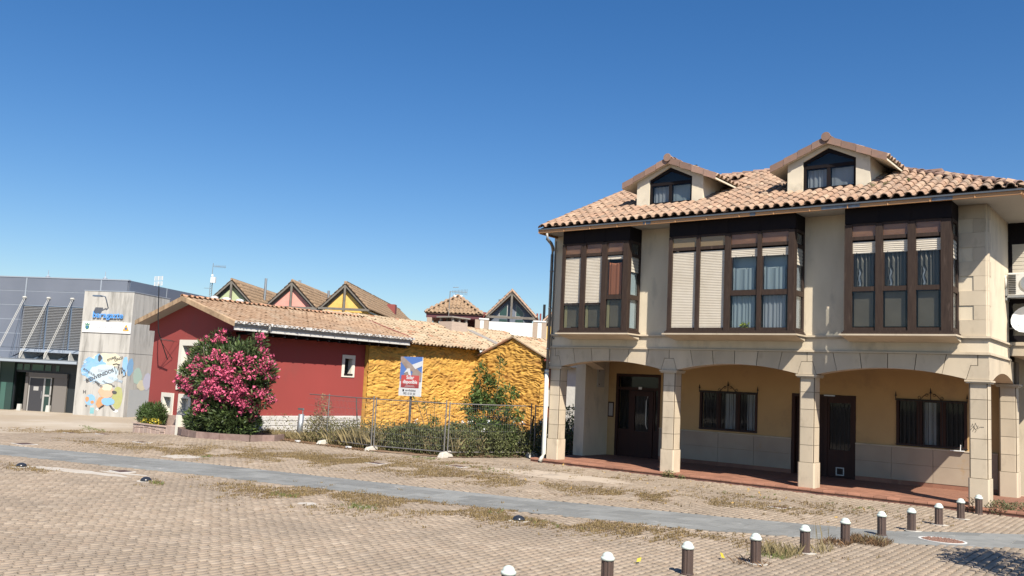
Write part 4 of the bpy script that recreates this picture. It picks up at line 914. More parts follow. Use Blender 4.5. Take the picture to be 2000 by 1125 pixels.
holed(b, [YA+.35, 2.12, 2.55, YE], [(2.12, 2.55, 2.33, 2.98)], lambda y: zr(XB)-.02, lambda a, c, z0, z1, z2: b.box(XB-.35, XB, a, c, z0, z1))
b.box(XA, XA+.3, YA+.35, 9, -.6, zr(XA)-.02)
b.prism([(XA-.42, YA, 3.72), (XA, YA, 3.72), (XA, YA, zr(XA)), (XA-.42, YA, zr(XA-.42))], (0, .3, 0)); b.prism([(XB, YA, 3.70), (XB+.68, YA, 3.70), (XB+.68, YA, zr(XB+.68)), (XB, YA, zr(XB))], (0, .12, 0))
b.build('wall', m_red, red)
# roof slabs
YR0, YR1 = -4.05, 5.25
b = MB()
for xe in (XA-.55, XB+.86):
    b.prism([(RX, YR0+.03, RZr), (xe, YR0+.03, zr(xe)), (xe, YR0+.03, zr(xe)+.07), (RX, YR0+.03, RZr+.07)], (0, YR1-YR0-.06, 0))
rf = b.build('roof', m_soffit, red)
me_t2 = tile_mesh('roof_tile', m_tile2, .232, .40, .078, .014, 5)
cs2, sn2 = cos(math.atan(SLr)), sin(math.atan(SLr))
wR = (XB+.86-RX)/cs2; wL = (RX-(XA-.55))/cs2
lay_tiles(rf, (XB+.93, YR0+.05, zr(XB+.93)+.085), (0, 1, 0), (-cs2, 0, sn2), YR1-YR0, wR+.1, me_t2, m_tile2, pitch=.23, gauge=.32, nparts=300)
lay_tiles(rf, (XA-.60, YR1, zr(XA-.60)+.085), (0, -1, 0), (cs2, 0, sn2), YR1-YR0-.05, wL+.1, me_t2, m_tile2, pitch=.23, gauge=.32)
m_ridge2 = mat('red_ridge_tile', (.48, .22, .12), .8, rnd=.15, col2=(.42, .28, .18), nscale=5, namt=.9)
me_r2 = ridge_mesh('ridge_tile', m_ridge2, .42, .11)
lay_ridge(rf, (RX, YR0-.02, RZr+.13), (RX, YR1, RZr+.13), me_r2, .36)
for sg, xe in ((-1, XA-.58), (1, XB+.90)):
    n = 11
    for i in range(n):
        xa_, xb_ = RX+(xe-RX)*i/n, RX+(xe-RX)*(i+1)/n+sg*.02
        s = MB(); s.prism([(xa_, YR0-.01-.004*(i % 2), zr(xa_)-.02), (xb_, YR0-.01, zr(xb_)-.02), (xb_, YR0-.01, zr(xb_)+.16), (xa_, YR0-.01, zr(xa_)+.17)], (0, .025, 0)); s.prism([(xa_, YR0+.015, zr(xa_)+.15), (xb_, YR0+.015, zr(xb_)+.14), (xb_, YR0+.015, zr(xb_)+.165), (xa_, YR0+.015, zr(xa_)+.175)], (0, .2, 0)); s.build('verge_tile', mat('verge_tan', (.46, .33, .20), .8, rnd=.2, col2=(.34, .22, .13), nscale=6) if i == 0 and sg == -1 else bpy.data.materials['verge_tan'], rf)
b = MB(); b.box(XB+.74, XB+.80, YR0+.12, YR1-.1, 3.73, 4.0); b.box(XB+.68, XB+.74, YR0+.4, YR0+.5, 3.71, 3.9); b.build('fascia_board', mat('white_fascia', (.62, .60, .56), .7), red)
b = MB(); b.prism([(XB+.80, YR0+.03, 3.965), (XB+.92, YR0+.03, 3.965), (XB+.945, YR0+.03, 4.06), (XB+.93, YR0+.03, 4.06), (XB+.91, YR0+.03, 3.985), (XB+.80, YR0+.03, 3.985)], (0, YR1-YR0+.03, 0)); gt = b.build('gutter', m_white, red)
for y in np.arange(YR0+.4, YR1, .62): s = MB(); s.box(XB+.80, XB+.955, y, y+.025, 3.955, 4.07); s.build('gutter_clip', m_white, gt)
b = MB(); b.tube([(XB+.87, -2.45, 3.97), (XB+.87, -2.45, 3.80), (XB+.8, -2.45, 3.72), (XB+.1, -3.15, 3.66), (XB+.06, -3.2, 3.55), (XB+.06, -3.2, .2)], .05, 10); b.build('downpipe', m_pipe, red, smooth=True)
# rafters under the long eave
for y in np.arange(-3.3, 5.2, .55): s = MB(); s.box(XB-.0, XB+.72, y, y+.09, 3.60, 3.70); s.build('rafter', m_wood_d, red)
b = MB(); b.box(XB, XB+.74, YA+.12, YR1, 3.70, 3.72); b.build('eave_lining', m_wood_d, red)
b = MB(); b.box(XB+.004, XB+.05, -3.3, 3.2, -.4, .58); wb_ = b.build('rubble_base', m_whr, red)
random.seed(5)
for r_ in range(5):
    y = -3.3
    while y < 3.1:
        l = .25+.35*random.random(); z0 = -.38+r_*.19
        s = MB(); s.box(XB+.05, XB+.062+.014*random.random(), y+.01, min(3.19, y+l)-.01, z0+.012, z0+.178); s.build('rubble_stone', m_whr, wb_, bevel=.01); y += l
# cream window surrounds with deep reveals
for xa, xb, z0, z1, f in ((-28.53, -27.66, .40, 1.25, .16), (-27.31, -26.44, .40, 1.25, .16), (-27.55, -25.7, 1.4, 3.36, .22)):
    s = MB(); y = YA-.035
    s.box(xa, xa+f, y, YA-.001, z0, z1); s.box(xb-f, xb, y, YA-.001, z0, z1); s.box(xa+f, xb-f, y, YA-.001, z1-f, z1); s.box(xa+f, xb-f, y, YA-.001, z0, z0+f*.5)
    wn = s.build('window', m_crm, red)
    s = MB(); t_ = .004; a, c, d0, d1 = xa+f, xb-f, z0+f*.5, z1-f
    s.box(a, a+.012, YA-.03, YA+.26, d0, d1); s.box(c-.012, c, YA-.03, YA+.26, d0, d1); s.box(a+.012, c-.012, YA-.03, YA+.26, d0, d0+.012); s.box(a+.012, c-.012, YA-.03, YA+.26, d1-.012, d1); s.build('reveal', m_crm, wn)
    s = MB(); s.box(a+.012, c-.012, YA+.2, YA+.21, d0+.012, d1-.012); s.build('shutter', mat('recess_shutter', (.42, .36, .28), .8) if f == .22 else m_crm, wn)
s = MB(); x_ = XB+.03; s.box(XB+.001, x_, 1.98, 2.12, 2.2, 3.13); s.box(XB+.001, x_, 2.55, 2.69, 2.2, 3.13); s.box(XB+.001, x_, 2.12, 2.55, 2.98, 3.13); s.box(XB+.001, x_, 2.12, 2.55, 2.2, 2.33); wn = s.build('window', m_crm, red)
s = MB(); s.box(XB-.25, XB+.002, 2.12, 2.135, 2.33, 2.98); s.box(XB-.25, XB+.002, 2.535, 2.55, 2.33, 2.98); s.build('reveal', m_crm, wn); s = MB(); s.box(XB-.24, XB-.23, 2.135, 2.535, 2.36, 2.96); s.build('pane', m_dark, wn)
s = MB(); s.box(XB-.23, XB-.2, 2.135, 2.2, 2.36, 2.96); s.box(XB-.2, XB+.06, 2.1, 2.57, 2.29, 2.345); s.build('sash', m_wood_d, wn)
# stone base of the gable and the planters
pl = MB(); pl.box(-28.65, -25.9, YA-.10, YA-.002, -.5, .40)
gb = pl.build('stone_base', m_pink, red)
bed1 = thing('flower_bed', 'left low pink stone flower bed in front of the red gable', 'flower bed', (-28, -4.1, -.35))
def stone_wall_box(root, x0, x1, y0, y1, z0, z1, name='stone', st=.26):
    """rim wall of separate rough stones"""
    x = x0
    while x < x1-.02:
        l = min(x1-x, st*(.7+.7*random.random())); z = z0
        while z < z1-.02:
            h = min(z1-z, .2+.1*random.random())
            s = MB(); s.box(x+.008, x+l-.008, y0-.02*random.random(), y1, z+.006, z+h-.006); s.build(name, m_pink, root, bevel=.012); z += h
        x += l
s = MB(); s.box(-29.05, -26.75, -4.25, -3.62, -.5, -.03); s.build('bed_core', m_pink, bed1)
stone_wall_box(bed1, -29.08, -26.75, -4.30, -4.22, -.42, -.01)
s = MB(); s.box(-29.12, -26.7, -4.34, -4.15, -.01, .03); s.box(-26.75, -25.95, -4.3, -3.62, -.5, .06); s.build('coping', m_pink, bed1)
s = MB(); s.box(-26.05, -25.9, -4.33, -3.6, -.5, .5); s.build('corner_post', m_crm, bed1)
bed2 = thing('flower_bed', 'larger curved stone flower bed under the pink oleander', 'flower bed', (-24, -4, -.3))
pts = [(-25.82, -3.6), (-25.82, -4.3), (-24.8, -4.75), (-23.6, -4.95), (-22.6, -4.7), (-21.75, -4.1), (-21.5, -3.3), (-21.9, -2.6), (-23.9, -2.4)]
s = MB(); s.prism([(x, y, -.5) for x, y in pts], (0, 0, .5)); s.build('bed_core', mat('soil', (.09, .06, .04), .95), bed2)
m_pink2 = mat('dark_stone', (.20, .13, .11), .85, rnd=.2, col2=(.28, .2, .17), nscale=5, bump=.4, bscale=9)
for i in range(len(pts)-2):
    a, c = Vector((*pts[i], 0)), Vector((*pts[i+1], 0)); L_ = (c-a).length; n = max(1, int(L_/.3)); dd_ = (c-a)/n; nn = Vector((dd_.y, -dd_.x, 0)).normalized()
    if nn.dot(Vector((-23.7, -3.6, 0))-a) > 0: nn = -nn
    for k in range(n):
        for z0, z1 in ((-.45, -.17), (-.17, .07)):
            p, q = a+dd_*k, a+dd_*(k+1)
            s = MB(); s.prism([(p.x+dd_.x*.03, p.y+dd_.y*.03, z0+.006), (q.x-dd_.x*.03, q.y-dd_.y*.03, z0+.006), tuple((q+nn*(.05+.02*random.random()))[:2])+(z0+.006,), tuple((p+nn*(.05+.02*random.random()))[:2])+(z0+.006,)], (0, 0, z1-z0-.012)); s.build('stone', m_pink2, bed2)
# tv aerial on the gable
aer = thing('tv_aerial', 'panel television aerial on a dark mast bracketed to the red gable', 'aerial', (-28.05, -3.75, 2.7))
s = MB(); s.tube([(-28.0, -3.72, 2.55), (-28.0, -4.2, 3.6), (-28.05, -4.25, 4.2), (-28.2, -4.25, 5.5)], .022, 6); s.build('mast', m_iron, aer)
s = MB(); s.tube([(-28.0, -3.52, 3.3), (-28.0, -4.1, 3.35), (-27.6, -3.52, 3.25), (-28.0, -4.1, 3.3), (-28.0, -3.52, 2.6)], .014, 5); s.build('bracket', m_iron, aer)
s = MB()
for zc in (5.52, 5.73):
    for i in range(4): s.box(-28.48, -28.22, -4.29, -4.28, zc-.07+i*.045, zc-.05+i*.045); s.box(-28.18, -27.92, -4.29, -4.28, zc-.07+i*.045, zc-.05+i*.045)
    s.box(-28.48, -28.465, -4.3, -4.27, zc-.08, zc+.09); s.box(-27.935, -27.92, -4.3, -4.27, zc-.08, zc+.09); s.box(-28.21, -28.19, -4.3, -4.27, zc-.08, zc+.09)
s.build('panel', m_white, aer)
for y, r in ((-2.4, .13), (-1.85, .16), (-1.2, .14)): s = MB(); s.lathe([(r, 0), (r, .12), (r*1.15, .13), (r*1.15, .2), (.01, .24)], (RX-.35, y, RZr+.12), 12); s.build('roof_vent', m_white, red)

# ------------------------------------------------------------------ oleander and small shrubs
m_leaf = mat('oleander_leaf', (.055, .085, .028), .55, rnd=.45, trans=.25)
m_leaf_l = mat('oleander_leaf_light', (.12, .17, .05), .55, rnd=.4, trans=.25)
m_flow = mat('pink_flower', (.70, .13, .24), .7, rnd=.3, trans=.25)
m_bark = mat('bark', (.12, .09, .06), .9, rnd=.2)
ole = thing('oleander', 'big oleander bush covered in pink flowers at the corner of the red house', 'oleander', (-23.6, -3.9, -.1))
s = MB(); random.seed(3)
for i in range(16):
    a = random.random()*6.28; r = .1+.3*random.random(); p = Vector((-23.6+r*cos(a), -3.8+r*sin(a)*.6, -.1)); q = p+Vector((cos(a)*.5, sin(a)*.35, 1.2)); e = q+Vector((cos(a)*.8*random.random(), sin(a)*.5, 1.0+random.random()))
    s.tube([p, q, e], .03, 5, r2=.01)
s.build('stem', m_bark, ole, smooth=True)
EO = [(-23.7, -3.9, 1.9, 1.9, 1.0, 1.2), (-24.4, -3.9, 2.7, 1.05, .8, .75), (-22.5, -3.9, 2.6, .75, .7, .7), (-25.2, -4.0, 1.9, .95, .7, .7), (-22.15, -3.8, 2.2, .7, .7, .6), (-23.6, -3.9, .8, 1.3, .9, .9), (-23.0, -3.9, .4, 1.0, .8, .6), (-24.4, -4.0, .4, .9, .8, .6), (-22.1, -3.8, 3.25, .3, .25, .35), (-24.3, -3.9, 3.35, .45, .35, .35), (-21.55, -3.8, 2.35, .4, .35, .25), (-25.6, -4.0, 2.6, .3, .25, .4), (-23.4, -3.9, 3.1, .3, .3, .3), (-21.9, -3.8, 1.3, .5, .5, .4)]
Pb, db = in_ellipsoids(EO, 26000, .25)
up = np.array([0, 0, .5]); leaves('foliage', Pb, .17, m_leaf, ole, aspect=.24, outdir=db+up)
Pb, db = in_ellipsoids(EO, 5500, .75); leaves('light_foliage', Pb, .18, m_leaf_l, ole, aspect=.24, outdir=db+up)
# flower heads: clusters on the outer, sunlit shell
Pc, dc = in_ellipsoids(EO[:6]+EO[8:], 1500, .9)
cam2 = np.array(CAM); view = cam2-Pc; view /= np.linalg.norm(view, axis=1, keepdims=True)
k = ((dc*view).sum(1) > -.1) & (Pc[:, 2] > .6) & (Pc[:, 2] < 3.7); Pc = Pc[k]
inner = np.zeros(len(Pc), bool)
for e in EO[:5]: inner |= (((Pc-np.array(e[:3]))/np.array(e[3:]))**2).sum(1) < .80
Pc = Pc[~inner]; nz = np.array([noise.noise(Vector(p)*1.1) for p in Pc]); Pc = Pc[nz > -.12][:230]
Pf = []
for c in Pc:
    r = .09+.09*random.random(); n = int(24+30*random.random()); d = RNG.normal(size=(n, 3)); d /= np.linalg.norm(d, axis=1, keepdims=True); Pf.append(c+d*r*np.array([1.25, 1, .75]))
Pf = np.concatenate(Pf); leaves('flowers', Pf, .085, m_flow, ole, aspect=.9)
m_leaf2 = mat('shrub_leaf', (.07, .115, .03), .6, rnd=.45, trans=.3); m_yel = mat('yellow_flower', (.62, .50, .05), .7, rnd=.2, trans=.2)
sh = thing('young_oleander', 'young green oleander in the left flower bed by the red gable', 'shrub', (-28.3, -3.95, 0))
E1 = [(-28.55, -3.95, .35, .55, .3, .45), (-28.05, -3.95, .3, .5, .3, .4), (-28.9, -3.95, .3, .3, .25, .4), (-27.8, -3.95, .5, .25, .2, .35)]
Pb, db = in_ellipsoids(E1, 2600, .1); leaves('foliage', Pb, .15, m_leaf2, sh, aspect=.22, outdir=db*.6+np.array([0, 0, .9]))
s = MB()
for i in range(7): s.tube([(-28.35+.06*i, -3.95, .0), (-28.6+.18*i, -3.95, .6)], .012, 5)
s.build('stem', m_bark, sh)
sh = thing('yellow_flowers', 'low yellow flowering plant in the left flower bed', 'flowers', (-28.15, -4.1, .02))
Pb, db = in_ellipsoids([(-28.4, -4.1, .12, .4, .15, .14), (-27.85, -4.1, .1, .3, .14, .14)], 900, .2); leaves('leaves', Pb[:500], .09, m_leaf2, sh, aspect=.5); leaves('flowers', Pb[500:], .08, m_yel, sh, aspect=.8)

# ------------------------------------------------------------------ yellow building (sprayed foam wall)
m_foam = mat('yellow_foam', (.66, .39, .085), .85, col2=(.55, .29, .055), nscale=1.6, namt=.8, stretch=(1, .6, 2), stain=(.30, .13, .035), sscale=1.1, scut=(.5, .74), bump=.35, bscale=14)
yel = thing('yellow_house', 'derelict building with a lumpy yellow sprayed-foam wall and patchy tiled roof', 'house', (-24, 8, -.3))
def foam(axis, c, a0, a1, ztop, z0=-.4, st=.032):
    na = int((a1-a0)/st); V = []; F = []
    nz = int((max(ztop(a0+(a1-a0)*i/na) for i in range(na+1))-z0)/st)
    for i in range(na+1):
        a = a0+(a1-a0)*i/na; zt = ztop(a)
        for j in range(nz+1):
            z = z0+(zt-z0)*j/nz
            w1 = noise.noise(Vector((a*.7, z*.8, 2.)))
            wp = noise.noise(Vector((a*1.6, z*1.1, 5.)))
            f = noise.noise(Vector((a*2.6+w1, z*14+3.6*wp, 7.)))
            g_ = noise.noise(Vector((a*6, z*19+2*wp, 3.)))
            h_ = noise.noise(Vector((a*3.2, z*5+2*w1, 13.)))
            d = .05*(1-abs(f)*2.2)+.026*g_+.035*w1+.025*h_
            V.append((c+d, a, z) if axis == 'x' else (a, c-d, z))
    for i in range(na):
        for j in range(nz):
            q = (i*(nz+1)+j, (i+1)*(nz+1)+j, (i+1)*(nz+1)+j+1, i*(nz+1)+j+1); F.append(q)
    return V, F
V, F_ = foam('x', -23.98, 3.26, 10.6, lambda a: 3.86); heavy('foam_wall', V, F_, m_foam, yel, kind=None, smooth=True)
gz = lambda x: 4.40-(.42*(-21.75-x) if x < -21.75 else .46*(x+21.75))
V, F_ = foam('y', 10.5, -24.0, -20.05, gz); heavy('foam_gable', V, F_, m_foam, yel, kind=None, smooth=True)
V, F_ = foam('x', -20.08, 10.5, 10.9, lambda a: 3.5); heavy('foam_return', V, F_, m_foam, yel, kind=None, smooth=True)
b = MB(); b.box(-29.5, -24.05, 3.3, 17, -.5, 3.7); b.box(-24.05, -20.3, 10.6, 17, -.5, 3.35); b.prism([(-24.05, 10.6, 3.3), (-20.3, 10.6, 3.3), (-21.75, 10.6, 4.25)], (0, 6, 0)); b.build('core_wall', m_foam, yel)
m_tile3 = mat('old_tile', (.6, .45, .28), .9, ramp=[(.46, .36, .24), (.38, .28, .18), (.52, .42, .29), (.34, .25, .155), (.44, .33, .21), (.33, .12, .06)], col2=(.45, .34, .22), nscale=6, namt=.7, stain=(.32, .26, .19), sscale=1.5, scut=(.55, .75))
me_t3 = tile_mesh('roof_tile', m_tile3, .235, .42, .082, .016, 5)
b = MB(); b.quad((-23.62, 3.3, 3.80), (-23.62, 17, 3.80), (-27.2, 17, 5.06), (-27.2, 3.3, 5.06)); b.quad((-27.2, 3.3, 5.06), (-27.2, 17, 5.06), (-31, 17, 3.7), (-31, 3.3, 3.7))
b.quad((-21.75, 10.44, 4.44), (-21.75, 17, 4.44), (-24.2, 17, 3.4), (-24.2, 10.44, 3.4)); b.quad((-19.75, 10.44, 3.50), (-19.75, 17, 3.50), (-21.75, 17, 4.44), (-21.75, 10.44, 4.44)); yr = b.build('roof', m_deck, yel)
s_ = .352; c3, n3 = cos(math.atan(s_)), sin(math.atan(s_))
def ok_main(p):
    wz = 4.44-.43*abs(p.x+21.75)
    return not (p.y > 10.3 and p.x > -24.2 and wz > p.z+.0) and p.y > 3.3
lay_tiles(yr, (-23.52, 3.3, 3.80), (0, 1, 0), (-c3, 0, n3), 13.7, 3.95, me_t3, m_tile3, pitch=.233, gauge=.33, ok=ok_main, nparts=300, jit=.035, jz=.014)
s_ = .43; c4, n4 = cos(math.atan(s_)), sin(math.atan(s_))
lay_tiles(yr, (-23.9, 17, 3.53), (0, -1, 0), (c4, 0, n4), 6.55, 2.36, me_t3, m_tile3, pitch=.233, gauge=.33, jit=.035, jz=.014, ok=lambda p: p.z > 3.80+(-23.6-p.x)*.352-.02)
s_ = .47; c5, n5 = cos(math.atan(s_)), sin(math.atan(s_))
lay_tiles(yr, (-19.66, 10.42, 3.47), (0, 1, 0), (-c5, 0, n5), 6.55, 2.35, me_t3, m_tile3, pitch=.233, gauge=.33, jit=.035, jz=.014)
me_r3 = ridge_mesh('ridge_tile', m_tile3, .42, .10)
lay_ridge(yr, (-27.2, 5.3, 5.12), (-27.2, 17, 5.12), me_r3, .36); lay_ridge(yr, (-21.75, 10.38, 4.48), (-21.75, 17, 4.48), me_r3, .36)
# gable verge: loose red and grey tiles
for i in range(7):
    x0_ = -23.9+i*.31; z0_ = 4.44-.43*(-21.75-x0_); s = MB(); s.tube([(x0_, 10.43, z0_+.06), (x0_+.34, 10.45, z0_+.06+.145)], .06, 7, r2=.075); s.build('verge_tile', m_ridge2 if i % 3 else m_tile3, yr)
for i in range(7):
    x0_ = -19.7-i*.3; z0_ = 3.47+.47*(.3*i); s = MB(); s.tube([(x0_, 10.43, z0_+.06), (x0_-.32, 10.45, z0_+.06+.145)], .055, 7, r2=.07); s.build('verge_tile', m_tile3, yr)
s = MB(); s.box(-19.75, -19.68, 10.3, 17, 3.38, 3.46); s.build('gutter', mat('red_gutter', (.25, .05, .04), .6), yel)
s = MB(); s.prism([(-27.1, YR1+.03, 5.06), (-23.4, YR1+.03, 4.02), (-23.4, YR1+.03, 4.07), (-27.1, YR1+.03, 5.12)], (0, .10, 0)); s.build('flashing', bpy.data.materials['red_gutter'], yel)
s = MB(); zc_ = 3.8+.352*(3.0); s.prism([(-24.3, 12.55, 4.08), (-24.3, 13.0, 4.08), (-26.6, 13.05, 4.90), (-26.6, 12.5, 4.90)], (0, 0, .12)); s.build('cement_patch', m_smooth2 if False else mat('grey_cement', (.34, .31, .27), .95, col2=(.25, .22, .19), nscale=7, namt=.9), yr)
ch = MB(); ch.box(-27.1, -26.2, 10.95, 12.2, 4.5, 5.30); ch = ch.build('chimney', mat('pinkish_block', (.50, .40, .32), .9, col2=(.42, .33, .27), nscale=4, stretch=(1, 1, 5)), yel)
s = MB(); s.box(-27.2, -26.1, 10.85, 12.3, 5.50, 5.57); s.build('cap_slab', bpy.data.materials['grey_cement'], ch)
s = MB()
for y in (11.0, 11.5, 12.05): s.box(-26.3, -26.2, y, y+.12, 5.3, 5.50); s.box(-27.1, -27.0, y, y+.12, 5.3, 5.50)
s.build('cap_posts', bpy.data.materials['grey_cement'], ch)
m_tub = mat('green_grey_tub', (.20, .23, .2), .8)

# white building behind the corner house
wh = thing('white_house', 'white rendered house with red-brown shutters squeezed behind the stone column', 'house', (-17.5, 13, -.3))
b = MB(); b.box(-20.05, -14.5, 10.95, 11.2, -.5, 3.25); b.box(-14.8, -14.5, 11.2, 17, -.5, 3.25); b.build('wall', mat('rough_white', (.70, .68, .61), .9, col2=(.6, .58, .52), nscale=3, bump=.5, bscale=9), wh)
b = MB(); b.box(-19.75, -14.2, 10.5, 17, 3.12, 3.3); b.build('eaves', m_gutter, wh); b = MB(); b.quad((-19.7, 10.5, 3.31), (-14.2, 10.5, 3.31), (-14.2, 15, 3.9), (-19.7, 15, 3.9)); b.build('roof', mat('white_sheet', (.7, .7, .68), .5), wh)
m_rsh = mat('red_shutter', (.26, .06, .03), .6)
s = MB(); s.box(-20.0, -19.45, 10.90, 10.95, 2.15, 3.1); wn = s.build('window', m_rsh, wh)
s = MB(); s.prism([(-19.95, 10.90, 2.2), (-19.66, 10.86, 2.2), (-19.66, 10.86, 3.06), (-19.95, 10.90, 3.06)], (0, .02, 0)); s.build('shutter', m_rsh, wn); s = MB(); s.box(-19.64, -19.48, 10.88, 10.90, 2.2, 3.06); s.build('pane', m_white, wn)
s = MB(); s.box(-20.02, -19.55, 10.89, 10.95, .2, 1.25); wn = s.build('window', m_dark, wh); s = MB(); s.box(-19.9, -19.7, 10.87, 10.89, .25, 1.2); s.build('shutter', m_rsh, wn)
s = MB(); s.tube([(-15.9, 8.2, -.2), (-15.75, 8.2, 1.6), (-15.45, 8.2, 2.6), (-15.2, 8.2, 3.4)], .035, 6)
cb = s.build('leaning_pole', m_iron); setp(cb, 'black leaning pole in front of the white wall seen through the left arch', 'pole')

# ------------------------------------------------------------------ building site fence and sign
m_wire = mat('fence_wire', (.25, .25, .25), .5, metal=.5)
m_ftub = mat('fence_tube', (.22, .225, .225), .5, metal=.5, col2=(.25, .22, .2), nscale=8, namt=.8)
fence = thing('site_fence', 'galvanised temporary mesh fence round the weedy plot', 'fence', (-17, -2.3, -.15))
FP = [((-21.5, -2.15), (-17.42, -2.47)), ((-17.32, -2.45), (-14.72, -1.86)), ((-14.60, -1.83), (-13.50, 1.05)), ((-13.40, 1.15), (-12.9, 4.2)), ((-12.9, 4.3), (-15.0, 7.0))]
for k, (a, c) in enumerate(FP):
    a = Vector((*a, -.15)); c = Vector((*c, -.15)); d = c-a; L_ = d.length; d.normalize(); up_ = Vector((0, 0, 1)); H_ = 1.75
    st0 = 0 if k else .35
    s = MB(); s.tube([a+up_*.02, a+up_*H_] if k else [a+d*1.62+up_*.02, a+d*1.62+up_*H_], .021, 7); s.tube([c+up_*.02, c+up_*(H_+.04)], .021, 7); s.tube([a+d*(.45*(k == 0))+up_*(H_-.06), c+up_*(H_-.06)], .018, 6); s.tube([a+up_*.16, c+up_*.16], .018, 6)
    if k == 0: s.tube([a+d*2.75+Vector((0, .5, .35)), a+d*2.75+Vector((.25, .1, 1.68))], .02, 6)
    fp = s.build('panel_frame', m_ftub, fence)
    s = MB(); x_ = st0+.45*(k == 0)
    while x_ < L_:
        p = a+d*x_; s.tube([p+up_*.16, p+up_*(H_-.06)], .0032, 3, cap=False); x_ += .075
    for z in np.arange(.35, H_-.1, .24): s.tube([a+d*st0+up_*z, c+up_*z], .0035, 3, cap=False)
    s.build('wire_mesh', m_wire, fp, kind='stuff')
for x, y, r in ((-14.66, -1.86, 1), (-13.45, 1.1, 1), (-17.37, -2.5, .8), (-19.88, -2.4, .9)):
    s = MB(); w_, h_ = .12*r, .2*r
    s.v = [(x-w_, y-.28, -.17), (x+w_, y-.28, -.17), (x+w_*.9, y+.3, -.17), (x-w_*.9, y+.3, -.17), (x-w_*.7, y-.2, -.15+h_*.7), (x+w_*.7, y-.2, -.15+h_*.75), (x+w_*.55, y+.2, -.15+h_), (x-w_*.5, y+.2, -.15+h_)]
    s.f = [(4, 5, 6, 7), (0, 1, 5, 4), (1, 2, 6, 5), (2, 3, 7, 6), (3, 0, 4, 7)]
    s.build('concrete_foot', m_conc, fence, bevel=.02)
# billboard
sign = thing('billboard', 'white estate agent board reading Solar disponible on a grey post', 'sign', (-18.65, .5, -.15))
s = MB(); s.box(-18.71, -18.64, .52, .58, -.2, 3.0); s.build('post', m_ftub, sign)
s = MB(); s.box(-19.24, -18.13, .49, .52, 1.63, 3.07); bd_ = s.build('board', m_white, sign)
def flat(name, m, parent, pts, y, th=.003): s = MB(); s.prism([(x, y, z) for x, z in pts], (0, -th, 0)); return s.build(name, m, parent)
m_sb = mat('print_blue', (.12, .23, .55), .6); m_sr = mat('print_red', (.62, .10, .09), .6); m_sr2 = mat('print_dark_red', (.38, .07, .07), .6); m_sbr = mat('print_brown', (.34, .25, .2), .6, col2=(.45, .36, .3), nscale=5); m_ink = mat('print_ink', (.03, .03, .035), .6)
X0, X1 = -19.24, -18.13
flat('picture_sky', m_sb, bd_, [(X0, 2.18), (X1, 2.18), (X1, 3.07), (X0, 3.07)], .489)
flat('picture_beam', m_sbr, bd_, [(X0, 2.18), (X0+.32, 2.18), (X0+.62, 2.66), (X0+.12, 3.07), (X0, 3.07), (X0, 2.9), (X0+.36, 2.58)], .485)
flat('picture_beam', m_sbr, bd_, [(X0+.12, 3.07), (X0, 3.07), (X0, 2.94), (X0+.75, 2.45), (X1, 2.34), (X1, 2.48)], .482)
flat('picture_beam', m_white, bd_, [(X0+.6, 2.78), (X1, 2.93), (X1, 2.74), (X0+.78, 2.62)], .479)
flat('picture_beam', m_white, bd_, [(X0+.38, 2.64), (X0+.5, 2.64), (X0+.58, 2.40), (X0+.52, 2.3), (X0+.40, 2.52), (X0+.2, 2.46)], .476)
flat('picture_beam', m_sbr, bd_, [(X1-.02, 2.18), (X1-.02, 2.44), (X0+.75, 2.6), (X0+.62, 2.45), (X0+.75, 2.18)], .4775)
flat('red_panel', m_sr, bd_, [(X0+.1, 2.06), (X1-.1, 2.06), (X1-.1, 2.39), (X0+.1, 2.39)], .472)
flat('dark_red_panel', m_sr2, bd_, [(X0+.1, 1.93), (X1-.1, 1.93), (X1-.1, 2.058), (X0+.1, 2.058)], .472)
flat('white_panel', m_white, bd_, [(X0, 1.63), (X1, 1.63), (X1, 1.925), (X0, 1.925)], .472)
flat('text_line', m_white, bd_, [(X0+.3, 1.97), (X1-.3, 1.97), (X1-.3, 1.98), (X0+.3, 1.98)], .468); flat('text_line', m_white, bd_, [(X0+.33, 2.01), (X1-.33, 2.01), (X1-.33, 2.018), (X0+.33, 2.018)], .468)
RX_ = Matrix.Rotation(pi/2, 4, 'X')
xm = (X0+X1)/2
text_obj('Solar', 'lettering', m_white, bd_, Matrix.Translation((xm, .467, 2.305)) @ RX_, .19, .006, .001)
text_obj('disponible', 'lettering', m_white, bd_, Matrix.Translation((xm, .467, 2.145)) @ RX_, .18, .006, .001)
text_obj('servihabitat', 'lettering', m_ink, bd_, Matrix.Translation((xm+.05, .468, 1.835)) @ RX_, .115, .001, .001)
text_obj('902 15 01 02', 'lettering', m_ink, bd_, Matrix.Translation((xm, .468, 1.715)) @ RX_, .115, .002, .001)
flat('logo_square', m_ink, bd_, [(X0+.2, 1.79), (X0+.28, 1.79), (X0+.28, 1.87), (X0+.2, 1.87)], .468)
# white-grey post left of the fence
pp_ = thing('steel_post', 'thick grey steel post stub in the weeds before the white base of the red house', 'post', (-21.8, -1.9, -.15))
s = MB(); s.tube([(-21.85, -1.9, -.2), (-21.80, -1.9, .78)], .11, 12); s.build('tube', m_metal, pp_, smooth=True); s = MB(); s.tube([(-21.74, -1.9, .7), (-21.72, -1.9, 1.0)], .02, 6); s.box(-21.98, -21.7, -1.93, -1.87, .93, 1.0); s.build('bracket', m_metal, pp_)

